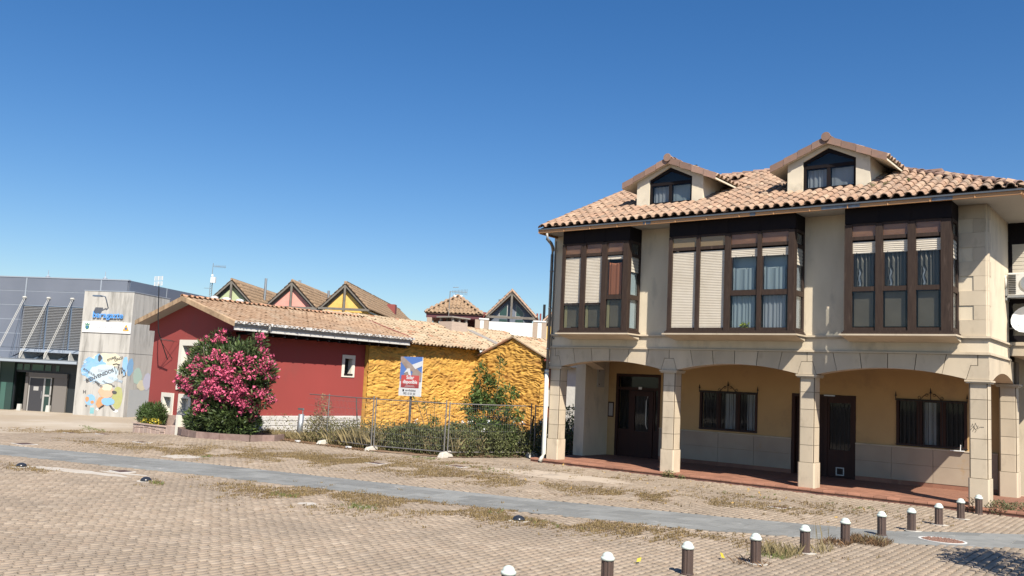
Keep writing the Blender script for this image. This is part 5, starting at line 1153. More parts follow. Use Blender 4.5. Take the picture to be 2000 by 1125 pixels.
# plot soil, weeds, brambles ------------------------------------------------
m_soil = mat('plot_soil', (.17, .10, .06), .95, col2=(.24, .15, .085), nscale=3, namt=.9, stain=(.30, .22, .14), sscale=1.5)
soil = []
V = []; F_ = []
ys_ = np.linspace(-2.75, 11, 30); xs_ = np.linspace(-24.2, -12.6, 26)
for x in xs_:
    for y in ys_:
        fr = -2.5 if x < -17.3 else (-2.45+(x+17.3)*.24 if x < -14.6 else -1.8+(x+14.6)*2.5)
        yy = max(y, fr-.35+.12*sin(x*5)); V.append((x, min(yy, 11), zg(x, yy)+.012+.03*abs(noise.noise(Vector((x, y, 0))))))
n = len(ys_)
F_ = [(i*n+j, (i+1)*n+j, (i+1)*n+j+1, i*n+j+1) for i in range(len(xs_)-1) for j in range(n-1)]
heavy('plot_soil', V, F_, m_soil, ground, kind=None)
m_bram = mat('bramble_leaf', (.115, .125, .045), .75, rnd=.6, trans=.25); m_dry = mat('dry_grass', (.30, .24, .12), .9, rnd=.3, trans=.2); m_gr = mat('green_grass', (.15, .19, .05), .9, rnd=.35, trans=.2); m_rus = mat('rusty_weed', (.17, .10, .05), .9, rnd=.35, trans=.15)
hed = [(-17.2, -1.9, .1, .6, .4, .5), (-18.2, -1.6, .05, .8, .4, .4), (-19.6, -1.5, .05, .8, .4, .4), (-16.6, -1.75, .2, .85, .5, .62), (-15.6, -1.5, .15, .85, .5, .65), (-14.9, -1.1, .15, .75, .6, .7), (-14.3, -.2, .15, .65, .7, .75), (-13.9, .8, .15, .6, .8, .8), (-13.5, 1.8, .15, .5, .8, .9), (-16.9, -1.0, .2, .9, .8, .6), (-15.6, -.2, .2, .9, .9, .7), (-15.0, 1.2, .2, 1.0, 1.0, .75), (-13.4, 3.4, .3, .5, .8, .9), (-14.2, 3.2, .3, .8, .8, .8), (-13.9, 5.6, .2, .9, .9, .8)]
Pb, db = in_ellipsoids(hed, 42000, .3); Pb = Pb[Pb[:, 2] > -.15]
br = leaves('bramble', Pb, .075, m_bram, None, aspect=.6, label='dark green bramble thicket behind the mesh fence', category='brambles') if False else None
br = leaves('bramble', Pb, .075, m_bram, None, aspect=.6); setp(br, 'dark green bramble thicket behind the mesh fence', 'brambles')
# keep it behind the fence line
Pw, dw = in_ellipsoids([(e[0], e[1], e[2]+.25, e[3], e[4], e[5]*.8) for e in hed], 34, .9); Pw = Pw[(Pw[:, 2] > .1)]
wf = []
for c in Pw: wf.append(c+RNG.normal(0, .035, (9, 3)))
fl_ = leaves('bramble_blossom', np.concatenate(wf), .055, m_white, br, aspect=.9)
def pick(n, x0, x1, y0, y1, z=-.14): return np.stack([x0+(x1-x0)*RNG.random(n), y0+(y1-y0)*RNG.random(n), np.full(n, z)], 1)
Pg = np.concatenate([pick(3000, -21.4, -17.2, -2.35, -.8), pick(1500, -24.0, -21.0, -2.2, -1.6), pick(2600, -17.4, -14.5, -1.6, .8), pick(1500, -20, -15, .8, 4)])
hh = .25+.45*np.clip((Pg[:, 0]+22)/4, 0, 1)*(.4+.6*RNG.random(len(Pg)))
w1_ = blades('dry_weeds', Pg, hh, m_dry, None, wd=.006, lean=.8); setp(w1_, 'straw-coloured dry weeds along the fence by the red house', 'weeds')
Pl = np.concatenate([pick(9000, -21.2, -17.2, -2.35, -1.2), pick(600, -23.9, -21.2, -2.0, -1.6)]); Pl[:, 2] += RNG.random(len(Pl))**1.3*(.45+.5*np.abs(np.sin(Pl[:, 0]*3.1))); w2_ = leaves('weed_leaves', Pl, .075, mat('weed_leaf', (.17, .16, .055), .85, rnd=.5, trans=.25), w1_, aspect=.35)
# tall climbing dry plant on the first panel
Pl, _ = in_ellipsoids([(-20.35, -2.1, .85, .45, .2, .75), (-20.9, -1.9, .3, .5, .3, .6)], 900, .0); leaves('dry_vine', Pl, .1, m_dry, w1_, aspect=.25)
# young tree in the plot
m_tleaf = mat('sapling_leaf', (.10, .15, .035), .6, rnd=.5, trans=.3)
def sapling(name, label, x, y, base, h, E, n, ls, stems=5):
    t = thing(name, label, 'tree' if h > 2 else 'shrub', (x, y, base))
    s = MB()
    for i in range(stems):
        a = random.random()*6.28; e = E[i % len(E)]
        s.tube([(x+.08*cos(a), y+.08*sin(a), base), (x+(e[0]-x)*.4, y+(e[1]-y)*.4, base+h*.35), (e[0]+.1*cos(a), e[1], e[2]), (e[0]+.12*cos(a), e[1], e[2]+e[5]*.9)], .02, 5, r2=.004)
    s.build('trunk', m_bark, t)
    Pb, db = in_ellipsoids(E, n, .1); keep = np.array([noise.noise(Vector(p)*2.2) > -.16 for p in Pb]); Pb = Pb[keep]; db = db[keep]
    leaves('crown', Pb, ls, m_tleaf, t, aspect=.34, outdir=db*.6+np.array([0, 0, .1]), droop=.2); return t
sapling('young_tree', 'slim young green tree in front of the yellow gable, left of the corner house', -14.9, .6, -.15, 3.1, [(-15.0, .6, 1.0, .85, .5, .95), (-15.1, .6, 1.9, .6, .4, .6), (-15.3, .5, 2.4, .28, .25, .55), (-14.55, .6, 2.6, .18, .18, .6), (-14.2, .6, 1.9, .42, .3, .3), (-13.9, .6, 1.3, .4, .3, .3), (-15.75, .5, 1.5, .35, .3, .3), (-14.7, .5, .5, 1.0, .5, .6)], 11000, .13, 9)
sapling('sapling', 'small thin sapling right of the billboard post', -17.3, .4, -.15, 1.6, [(-17.35, .4, 1.15, .22, .15, .5), (-17.7, .4, 1.35, .3, .12, .2), (-17.3, .4, .55, .25, .2, .5), (-18.2, .4, 1.5, .2, .1, .12)], 420, .12, 4)
sapling('leafy_shrub', 'leafy shrub between the fence end and the stone column', -12.9, 2.6, -.15, 1.4, [(-12.95, 2.6, .9, .35, .4, .7), (-12.7, 3.6, 1.0, .35, .4, .7)], 700, .13, 5)
s = MB(); s.tube([(-14.05, 1.9, -.1), (-14.1, 1.9, .6), (-14.02, 1.9, 1.2)], .07, 7, r2=.03); dd_ = s.build('dead_stump', m_bark); setp(dd_, 'grey dead stem against the yellow gable behind the fence', 'dead tree')
# leaf litter and rubbish
Pl = pick(1500, -23.2, -17, -3.0, -2.3, -.145); lt = leaves('leaf_litter', Pl, .06, m_rus, None, aspect=.5, droop=0.); setp(lt, 'rust-brown leaf litter along the edge of the fenced plot', 'leaf litter')
for x, y, lab in ((-20.9, -2.75, 'crumpled white paper by the first fence foot'), (-18.3, -2.7, 'small white plastic scrap before the second fence panel')):
    s = MB(); s.prism([(x-.12, y, -.13), (x+.05, y-.06, -.13), (x+.14, y+.04, -.13), (x, y+.09, -.13)], (.02, 0, .05)); tag_ = s.build('litter', m_white); setp(tag_, lab, 'litter')

# tufts in the paving ------------------------------------------------------
def tufts(spots, h0, m, name, label, wd=.006, lean=.9, nper=9, rr=.03):
    P_ = []
    for cx, cy, ax, ay, n, rot_ in spots:
        for _ in range(n):
            a, c = random.gauss(0, .5)*ax, random.gauss(0, .5)*ay; x, y = cx+a*cos(rot_)-c*sin(rot_), cy+a*sin(rot_)+c*cos(rot_)
            if noise.noise(Vector((x*.9, y*.9, 3))) < -.12: continue
            if in_band(x, y) and random.random() < .93: continue
            if random.random() < .8: x = round((x+30)/PX)*PX-30+PX/2     # weeds follow the joints
            if y > -.35 and x > -12.6 and not (y > -.5 and x > .55): continue
            P_.append(np.array([x, y, zg(x, y)-.012])+RNG.normal(0, rr, (nper, 3))*np.array([.35, 1, 0]))
    o = blades(name, np.concatenate(P_), h0, m, None, wd=wd, lean=lean); setp(o, label, 'grass'); return o
random.seed(21)
A_ = [(-14.6, -5.6, 4.6, 1.6, 2600, .12), (-18.5, -7.6, 3.5, 1.6, 1200, .2), (-9.0, -5.6, 3.6, 1.2, 1000, .22), (-5.0, -4.6, 3, 1.0, 800, .2), (-9.4, -10.9, 3.2, 1.6, 1700, .2), (-5.4, -9.8, 2.6, .9, 1300, .2), (-2.6, -9.2, 2.0, .8, 300, .2), (-21, -8.8, 4, .9, 380, .1), (-3, -3.0, 2.5, 1.4, 320, 0), (-16.7, -13.8, 1.2, .35, 80, 0), (-12.9, -12.6, .6, .25, 60, 0), (-31, -6, 3, 1.4, 500, .3), (-13, -3.2, 2.6, .8, 400, .2), (-8, -1.7, 3.2, 1.0, 160, 0)]
tufts(A_, .045, mat('straw', (.205, .145, .065), .95, rnd=.3), 'dry_tufts', 'dry straw-brown tufts growing in the joints of the paving', nper=9, wd=.009, rr=.06)
tufts([(c[0], c[1], c[2], c[3], c[4], c[5]) for c in A_], .018, m_rus, 'rusty_tufts', 'rusty brown weeds flattened in the paving joints', nper=12, rr=.075, wd=.012)
tufts([(-8.2, -11.5, .5, .3, 46, 0), (-10.1, -11.7, .35, .2, 24, 0), (-12.95, -12.7, .3, .15, 22, 0), (-14.6, -2.8, 1.6, .3, 50, .1), (-11.6, -3.4, 1.6, .6, 30, 0), (-17.4, -8.6, .2, .2, 20, 0), (-5.4, -9.9, 1.4, .5, 20, 0), (-32.5, -4.2, 2.2, .35, 60, -.3), (-3, -2, 2, .8, 30, 0)], .055, m_gr, 'green_tufts', 'small green tufts in the paving', nper=10)
P1 = np.concatenate([pick(420, -1.15, -.6, -9.7, -9.0, -.155), pick(90, -.6, -.35, -8.9, -8.2, -.155)]); g1 = blades('tall_dry_grass', P1, .15, m_dry, None, wd=.004, lean=.7); setp(g1, 'pale tall dry grass clump between two bollards', 'grass')
P2 = pick(300, -1.2, -.6, -9.9, -9.1, -.155); blades('green_blades', P2, .08, m_gr, g1, wd=.004, lean=.7)
P3 = np.concatenate([pick(650, -.6, .1, -7.25, -6.6, -.155), pick(200, -.8, -.35, -7.9, -7.3, -.155)]); g2 = blades('rusty_grass', P3, .10, m_rus, None, wd=.004, lean=1.2); setp(g2, 'rust-coloured dry weeds around the bollards at the corner of the grey band', 'grass')
P3 = pick(160, -.6, .1, -7.2, -6.6, -.155); blades('straw_blades', P3, .13, m_dry, g2, wd=.004, lean=.9)
P4 = pick(90, -1.05, -.6, -10.75, -10.25, -.155); g3 = blades('dry_roots', P4, .09, m_rus, None, wd=.004, lean=1.4); setp(g3, 'reddish dry roots at the foot of a bollard', 'grass')
blades('thin_stalks', pick(14, -.75, -.4, -8.6, -8.2, -.155), .42, m_dry, g1, wd=.003, lean=.2)
sh = thing('low_shrub', 'low olive-green shrub at the foot of the right stone column', 'shrub', (.9, .45, -.15))
Pb, db = in_ellipsoids([(.62, .05, -.05, .3, .3, .22), (1.0, .3, -.05, .35, .3, .2), (1.35, .5, -.08, .3, .3, .17)], 2600, .2); Pb = Pb[Pb[:, 2] > -.16]; leaves('foliage', Pb, .045, mat('olive_leaf', (.13, .13, .06), .8, rnd=.4, trans=.2), sh, aspect=.5)
s = MB(); [s.tube([(.6+.15*i, .1+.06*i, -.15), (.55+.16*i, .05+.08*i, .05)], .006, 4) for i in range(6)]; s.build('stem', m_bark, sh)
sp = thing('dry_sprig', 'brown dry weed sprig before the right stone column', 'weeds', (.1, -.25, -.15)); P5 = pick(70, -.05, .25, -.34, -.2, -.15); P5[:, 2] += RNG.random(70)*.3; leaves('leaves', P5, .1, m_rus, sp, aspect=.2)
sp = thing('weed_tuft', 'small weed tuft at the foot of the second column from the left', 'weeds', (-7.5, -.3, -.15)); P5, _ = in_ellipsoids([(-7.6, -.28, -.08, .22, .07, .12), (-7.2, -.3, -.1, .12, .06, .08)], 300); leaves('leaves', P5, .05, mat('weed_mix', (.14, .14, .05), .9, rnd=.5), sp, aspect=.5)
P6 = pick(140, -12, -1, -6, -.4, -.140); ll = leaves('fallen_leaves', P6, .07, mat('fallen_leaf', (.34, .22, .07), .9, rnd=.4), None, aspect=.6); setp(ll, 'scattered dry fallen leaves on the paving before the arcade', 'leaf litter')
for x, y in ((-1.97, -11.9), (-1.25, -10.55)):
    P7 = np.array([[x, y, -.135]])+RNG.normal(0, .02, (2, 3))*np.array([1, 1, .1]); o = leaves('yellow_leaf', P7, .1, m_yel, None, aspect=.6); o['kind'] = 'stuff'; setp(o, 'bright yellow fallen leaf on the paving among the bollards', 'leaf', 'yellow leaves')
# ------------------------------------------------------------------ sports hall (own frame)
hall = thing('sports_hall', 'blue-grey metal clad hall with a louvred window, cable-stayed canopy and concrete entrance tower', 'sports hall', (-40.845, 1.714, 0), radians(29.16), local=True)
m_clad = mat('blue_cladding', (.20, .22, .265), .5, metal=.25, col2=(.16, .18, .22), nscale=.5, namt=.6)
m_clad2 = mat('pale_joint', (.34, .38, .43), .45, metal=.2)
m_cont = mat('board_concrete', (.52, .505, .465), .9, col2=(.38, .365, .335), nscale=2.2, namt=.8, stretch=(1.6, 1.6, .25), stain=(.22, .21, .19), sscale=1.6, scut=(.5, .72), bump=.15)
m_slat = mat('louvre_slat', (.42, .43, .44), .5); m_steel = mat('cream_steel', (.50, .49, .45), .5); m_dkst = mat('dark_steel', (.10, .14, .20), .4)
m_gg = mat('green_glass', (.02, .05, .045), .08, spec=.6); m_frame = mat('alu_frame', (.38, .37, .35), .5); m_grey = mat('grey_lining', (.17, .155, .14), .8)
b = MB(); b.box(-34, -1.7, 2.02, 12, 2.3, 6.98); b.box(-34, -8.3, 2.5, 12, -.8, 2.3) ; b.prism([(-1.7, 2.06, -.8), (-1.7, 2.06, 6.98), (-1.7, 12, 6.98), (-1.7, 12, -.8)], (.02, 0, 0)) 
b.prism([(-1.7, 2.03, 2.3), (-3.1, 11.4, 2.3), (-8, 11.4, 2.3), (-8, 2.03, 2.3)], (0, 0, 4.68)) if False else None
b.build('cladding_core', m_clad, hall)
# horizontal cladding panels with pale joints
for (xa, xb) in ((-34, -19.9), (-19.8, -8.05), (-7.95, -3.35), (-3.3, -1.7)):
    z = 3.0
    for z0, z1 in ((2.3, 2.94), (2.96, 3.74), (3.76, 4.54), (4.56, 5.36), (5.40, 6.18), (6.22, 6.97)):
        if xa == -7.95 and z1 < 5.37 and z0 > 2.9: continue
        s = MB(); s.box(xa+.01, xb-.01, 1.975, 2.015, z0, z1); s.build('cladding_panel', m_clad, hall)
s = MB(); s.box(-8.04, -7.96, 1.965, 2.0, 5.4, 6.97); s.box(-3.36, -3.29, 1.965, 2.0, 5.4, 6.97)
for z0 in (5.365, 6.18, 4.54, 3.74): s.box(-34, -8.05, 1.97, 1.99, z0, z0+.03)
for z0 in (5.365, 6.18): s.box(-7.95, -1.7, 1.97, 1.99, z0, z0+.03)
s.build('joint_strip', m_clad2, hall)
s = MB(); s.box(-34, -1.65, 1.95, 2.2, 6.97, 7.03); s.build('parapet_cap', m_clad2, hall)
s = MB(); s.box(-1.70, -1.66, 2.2, 14, -.8, 7.0); s.build('side_cladding', mat('dark_cladding', (.13, .165, .225), .5, metal=.2), hall)
for y in (6, 10): s = MB(); s.box(-1.66, -1.64, y, y+.05, 0, 7.0); s.build('joint_strip', m_clad2, hall)
# louvred window
s = MB(); s.box(-7.98, -3.0, 2.0, 2.05, 2.9, 5.36); lw = s.build('louvred_window', m_dark, hall)
s = MB(); s.box(-8.0, -3.0, 1.93, 1.99, 5.34, 5.37); [s.box(x-.05, x+.05, 1.96, 1.99, 2.92, 5.34) for x in (-6.48, -4.98)]; s.build('frame', m_dkst, lw)
for xa, xb in ((-7.95, -6.54), (-6.42, -5.04), (-4.92, -3.0)):
    for i in range(26):
        z = 2.98+i*.0905
        s = MB(); s.prism([(xa, 1.955, z), (xa, 1.90, z+.045), (xa, 1.905, z+.055), (xa, 1.96, z+.012)], (xb-xa, 0, 0)); s.build('slat', m_slat, lw)
# tower
tw = MB(); tw.box(-2.92, 0, 0, 3.6, 2.88, 6.15); tw.box(-2.92, 0, 0, 3.6, -.8, 2.855); tw.box(-2.90, -.02, .02, 3.58, 2.85, 2.885); tw = tw.build('tower', m_cont, hall)
s = MB(); s.box(-2.94, .02, -.02, .12, 6.15, 6.19); s.box(-.12, .02, .12, 3.62, 6.15, 6.19); s.build('tower_cap', m_clad2, tw)
# canopy
s = MB(); s.box(-16, -2.96, -.02, 2.0, 2.13, 2.33); cn = s.build('canopy', m_clad, hall)
s = MB(); s.box(-16, -2.96, -.06, -.021, 2.16, 2.30); s.box(-16, -2.96, -.08, 1.9, 2.33, 2.345); s.build('canopy_edge', mat('canopy_grey', (.33, .37, .41), .5), cn)
s = MB(); s.box(-7.9, -3.0, .3, 1.97, 2.72, 2.74); s.box(-7.9, -3.0, 1.9, 1.97, 2.35, 2.90); s.build('gutter_tray', m_clad2, cn)
for x in (-7.98, -6.46, -4.98, -3.5):
    s = MB(); p, q = Vector((x, 1.93, 5.80)), Vector((x, .05, 2.42))
    if x < -3.6:
        for dx in (-.045, .045): s.tube([p+Vector((dx, 0, 0)), q+Vector((dx, 0, 0))], .014, 6)
        s.tube([p+Vector((-.1, 0, .03)), p+Vector((.1, 0, .03))], .06, 8); st = s.build('stay_rod', m_steel, cn)
        s = MB(); s.tube([p, Vector((x, 1.6, 3.8)), Vector((x, 1.5, 2.5))], .012, 5); s.build('cable', m_dkst, cn)
    s = MB(); s.prism([(x-.02, .02, 2.35), (x-.02, .5, 2.35), (x-.02, .12, 2.78), (x-.02, .02, 2.6)], (.04, 0, 0)); s.build('bracket', m_steel, cn)
    s = MB(); s.tube([(x+.75, .3, 2.35), (x+.75, 1.8, 2.9)], .015, 5); s.tube([(x+.68, .3, 2.35), (x+.68, 1.8, 2.9)], .015, 5); s.build('stay_cable', m_dkst, cn)
# entrance below: dark green glass, vestibule and door
s = MB(); s.box(-8.2, -2.93, 2.42, 2.5, -.6, 2.13); en = s.build('glass_front', m_gg, hall)
s = MB(); s.box(-8.22, -8.12, .9, 2.5, -.62, 2.13); s.box(-8.2, -7.35, .9, .96, -.6, 2.13); s.build('glass_return', m_gg, en)
m_gl2 = mat('green_tint', (.05, .12, .10), .1, spec=.6)
for xa, xb, z0, z1 in ((-7.3, -6.95, 1.72, 2.05), (-6.85, -6.5, 1.72, 2.05), (-6.35, -5.65, 1.72, 2.05), (-5.55, -5.2, 1.72, 2.05), (-8.05, -7.75, -.5, 1.0), (-4.9, -4.7, 1.72, 2.05)):
    s = MB(); s.box(xa, xb, (.89 if xb < -7.7 else 1.02), (.898 if xb < -7.7 else 1.03), z0, z1); s.build('pane', m_gl2, en)
s = MB(); s.box(-7.35, -2.93, 1.05, 1.15, 1.60, 2.13); s.box(-4.2, -2.93, 1.05, 1.15, -.6, 1.6); s.box(-7.4, -7.3, 1.0, 1.1, -.6, 2.13); s.build('dark_surround', mat('dark_frame', (.02, .025, .028), .4), en)
vt = MB(); vt.box(-6.6, -6.42, .9, 1.5, -.6, 1.58); vt.box(-6.6, -4.1, .9, 1.5, 1.36, 1.60); vt.box(-4.9, -4.1, .95, 1.5, -.6, 1.36); vt = vt.build('vestibule', m_grey, hall)
s = MB(); s.box(-6.42, -5.05, .98, 1.02, 1.30, 1.36); s.box(-6.42, -6.36, .98, 1.02, -.6, 1.3); s.box(-5.52, -5.42, .97, 1.02, -.6, 1.3); s.box(-5.12, -5.05, .98, 1.02, -.6, 1.3); s.box(-6.42, -5.05, .98, 1.02, -.62, -.52); s.box(-5.42, -5.05, .98, 1.02, .32, .42); s.build('door_frame', m_frame, vt)
s = MB(); s.box(-6.36, -5.52, .995, 1.01, -.52, 1.30); dl = s.build('door_leaf', mat('dark_door', (.045, .045, .05), .5), vt)
s = MB(); s.box(-6.12, -5.82, .985, .994, .62, .84); s.build('notice', m_frame, dl); s = MB(); s.box(-5.42, -5.12, .995, 1.01, -.52, 1.3); s.build('side_pane', m_gg, vt)
s = MB(); s.tube([(-5.58, .96, .2), (-5.58, .94, .6)], .015, 6); s.build('door_handle', m_metal, dl)
for x in (-6.75, -5.0): s = MB(); s.prism([(x-.12, .75, -.62), (x+.12, .75, -.62), (x+.1, .78, -.15), (x-.1, .78, -.15)], (0, .12, 0)); s.build('stone_guard', m_steel, vt)
# wall lamp with its arm
lamp = MB(); lamp.tube([(-1.45, 0, 5.25), (-1.35, -.35, 5.6), (-1.35, -.5, 5.82), (-1.5, -.62, 5.86)], .03, 6); lamp.box(-1.95, -1.5, -.72, -.5, 5.80, 5.88); lamp.build('wall_lamp', m_dkst, tw)
# lettering and printed board
m_bl = mat('letter_blue', (.10, .33, .75), .4)
MT = lambda x, z, y=-.03: Matrix.Translation((x, y, z)) @ RX_
L_ = text_obj('baragazte', 'lettering', m_bl, tw, MT(-1.38, 4.86, -.07), .47, .002, .025, spacing=1.0) 
bdm = MB(); bdm.box(-2.83, .0, -.05, -.005, 3.92, 4.50); bdp = bdm.build('name_board', m_white, tw)
m_grn = mat('crest_green', (.05, .20, .13), .6); m_blu2 = mat('crest_blue', (.05, .15, .35), .6); m_or = mat('logo_orange', (.75, .33, .03), .6); m_txt = mat('small_print', (.25, .27, .30), .6)
flat('crest_shield', m_grn, bdp, [(-2.66, 4.28), (-2.42, 4.28), (-2.43, 4.13), (-2.54, 4.04), (-2.65, 4.13)], -.052); flat('crest_crown', m_grn, bdp, [(-2.66, 4.3), (-2.42, 4.3), (-2.38, 4.42), (-2.48, 4.35), (-2.54, 4.44), (-2.60, 4.35), (-2.70, 4.42)], -.052); flat('crest_centre', m_blu2, bdp, [(-2.59, 4.25), (-2.49, 4.25), (-2.5, 4.12), (-2.58, 4.12)], -.056)
flat('logo_triangle', m_or, bdp, [(-.46, 4.06), (-.08, 4.06), (-.27, 4.42)], -.052); flat('logo_core', m_blu2, bdp, [(-.33, 4.12), (-.21, 4.12), (-.2, 4.2), (-.27, 4.27), (-.34, 4.2)], -.056)
for z, a, c in ((4.24, -2.2, -.7), (4.18, -2.1, -.8)): 
    x = a
    while x < c: l = .04+.1*random.random(); flat('text_line', m_txt, bdp, [(x, z), (x+l, z), (x+l, z+.022), (x, z+.022)], -.052); x += l+.03
flat('text_line', m_txt, bdp, [(-2.78, 3.98), (-2.34, 3.98), (-2.34, 4.0), (-2.78, 4.0)], -.052); flat('text_line', m_txt, bdp, [(-.42, 4.0), (-.12, 4.0), (-.12, 4.025), (-.42, 4.025)], -.052)
# mural: painted swirls, welcome words, a plain figure group
def M_(n, c): return mat('mural_'+n, c, .9, col2=tuple(min(1, v*.8+.1) for v in c), nscale=3, namt=.5)
mb_b, mb_lb, mb_k, mb_t, mb_o, mb_g, mb_c = M_('blue', (.20, .42, .68)), M_('pale', (.48, .60, .68)), M_('black', (.03, .03, .035)), M_('tan', (.62, .38, .24)), M_('orange', (.55, .25, .08)), M_('green', (.36, .37, .12)), M_('cream', (.66, .60, .42))
def blob(m, cx, cz, rx_, rz_, y=-.004, n=16, seed=0, k0=.8, k1=1.15, name='mural_patch'):
    random.seed(seed); return flat(name, m, tw, [(cx+rx_*cos(2*pi*i/n)*(k0+(k1-k0)*random.random()), cz+rz_*sin(2*pi*i/n)*(k0+(k1-k0)*random.random())) for i in range(n)], y, .002)
blob(mb_c, -1.25, 2.45, .95, .42, -.001, 18, 1); blob(mb_b, -1.95, 1.95, .78, .62, -.004, 22, 2); blob(mb_lb, -1.3, 1.75, .9, .5, -.007, 20, 3); blob(mb_b, -1.72, 2.5, .28, .28, -.010, 12, 4); blob(mb_b, -.16, 2.2, .15, .5, -.004, 12, 5)
for i in range(26):
    random.seed(100+i); a = 2.2+2.6*random.random(); rr_ = .55+.25*random.random(); cx, cz = -1.85+rr_*cos(a)*1.1, 1.95+rr_*sin(a)*.95
    flat('brush_stroke', mb_b if i % 2 else mb_lb, tw, [(cx-.12, cz-.06), (cx+.02, cz-.02), (cx+.13, cz+.07), (cx+.01, cz+.02)], -.012, .002)
blob(mb_k, -1.65, 2.55, .14, .2, -.014, 9, 6, .5, 1.3)
def tx(sx, x, z, size, rot, m, bold=.004, shear=0): return text_obj(sx, 'mural_lettering', m, tw, Matrix.Translation((x, -.017, z)) @ RX_ @ Matrix.Rotation(rot, 4, 'Z'), size, bold, .001, shear=shear)
tx('BIENVENIDOS', -1.55, 1.62, .27, .40, mb_k, .008); tx('ONGI', -.55, 2.55, .2, .35, mb_k); tx('ETORRI', -.95, 2.55, .16, .4, mb_k); tx('Bienvenue', -1.28, 1.93, .2, .12, M_('grey', (.4, .44, .48))); tx('WELCOME', -.62, 1.45, .18, -.25, M_('bluegrey', (.38, .48, .58))); tx('Hosgeldiniz', -1.0, 1.22, .17, -.32, mb_k, .001, .2); tx('BEN', -1.66, 1.25, .16, -.4, mb_k); tx('VIDOS', -1.5, 1.1, .15, -.5, mb_k); tx('BONJOUR', -2.2, 1.78, .17, -.45, mb_k, .002)
for i, q in enumerate([[(-.75, 2.15), (-.62, 1.75), (-.5, 2.2), (-.42, 1.75)], [(-.38, 2.1), (-.3, 1.8), (-.2, 1.95), (-.32, 2.12)], [(-.85, 2.25), (-.65, 2.3), (-.45, 2.25)], [(-.15, 2.0), (-.05, 1.7), (-.22, 1.62)]]):
    s = MB(); s.tube([(x, -.016, z) for x, z in q], .024, 5); s.build('mural_stroke', mb_k, tw)
tx('H', -2.35, .72, .26, 0, mb_k)
# a plain reclining figure shape beside a globe and a leaf shape (not the original cartoon)
blob(mb_b, -1.98, .32, .30, .30, -.004, 16, 7, .95, 1.05); blob(mb_o, -2.15, .35, .12, .16, -.008, 9, 8); blob(mb_o, -1.85, .2, .12, .1, -.008, 9, 9)
blob(mb_g, -.42, .52, .30, .62, -.004, 14, 10, .9, 1.05); blob(mb_o, -1.3, .22, .36, .28, -.008, 12, 11); blob(mb_b, -.95, .28, .42, .22, -.012, 12, 12, .85, 1.05); blob(mb_t, -1.1, .80, .46, .34, -.016, 14, 13, .9, 1.05); blob(mb_cr_ if False else mb_c, -1.05, 1.02, .32, .18, -.02, 12, 14); blob(mb_k, -.62, .78, .14, .10, -.020, 9, 15)
for q in ([(-1.15, .08), (-1.3, -.02), (-1.42, -.12)], [(-.8, .1), (-.65, -.06), (-.5, -.16)]): s = MB(); s.tube([(x, -.014, z) for x, z in q], .045, 5); s.build('mural_stroke', mb_k, tw)
blob(m_white, -1.5, -.16, .12, .06, -.01, 9, 16); blob(m_white, -.45, -.2, .15, .07, -.01, 9, 17); flat('mural_patch', M_('teal', (.18, .42, .45)), tw, [(-1.93, -.40), (-1.70, -.40), (-1.70, -.08), (-1.93, -.08)], -.004, .002); blob(mb_k, -2.18, .0, .06, .06, -.006, 8, 18)
# side of the tower: pale painted swirl and grey overpaint
def blob2(m, cy, cz, ry, rz_, x, seed): random.seed(seed); n = 14; s = MB(); s.prism([(x, cy+ry*cos(2*pi*i/n)*(.8+.35*random.random()), cz+rz_*sin(2*pi*i/n)*(.8+.35*random.random())) for i in range(n)], (.002, 0, 0)); s.build('mural_patch', m, tw)
blob2(mb_b, .25, 2.15, .3, .5, .001, 21); blob2(M_('mint', (.42, .56, .48)), 1.0, 1.7, .4, .5, .004, 22); blob2(mb_c, 1.5, 1.2, .5, .3, .007, 23); blob2(M_('lilac', (.50, .50, .60)), 2.0, 1.4, .4, .45, .010, 24)
s = MB(); s.box(.001, .004, .35, 3.4, -.7, .95); s.build('overpaint', M_('overpaint', (.40, .42, .42)), tw)
for x in (-7.0, -3.4, -15): s = MB(); s.lathe([(.12, 0), (.12, .12), (.04, .16), (.02, .22), (.012, .5)], (x, 2.4, 7.0), 8); s.build('roof_vent', m_clad2, hall)
# building seen past the hall on the far left
nb_ = thing('brick_building', 'orange brick building with a window at the left edge beyond the hall entrance', 'building', (-40.845, 1.714, 0), radians(29.16), local=True)
m_brk = mat('orange_brick', (.50, .20, .07), .85, col2=(.32, .11, .05), nscale=2.2, namt=.9, stretch=(1, 1, 5), rnd=.15)
s = MB(); s.box(-24, -13.2, 9, 9.4, .3, 3.2); s.build('wall', m_brk, nb_); s = MB(); s.box(-24, -13.2, 8.95, 9.3, -.8, .3); s.build('base_wall', m_crm, nb_)
for r_ in range(22):
    for i in range(9):
        x_ = -15.2+i*.22+(.11 if r_ % 2 else 0); s = MB(); s.box(x_, x_+.205, 8.985, 9.0, .32+r_*.08, .388+r_*.08); s.build('brick', m_brk, nb_)
s = MB(); s.box(-14.45, -13.7, 8.93, 8.99, .38, 1.25); wn = s.build('window', m_door, nb_); s = MB(); s.box(-14.4, -14.1, 8.92, 8.93, .43, 1.2); s.box(-14.05, -13.75, 8.92, 8.93, .43, 1.2); s.build('pane', m_gg, wn)
s = MB(); s.box(-14.5, -13.2, 8.9, 8.95, -.45, -.15); s.build('vent_strip', m_door, nb_)

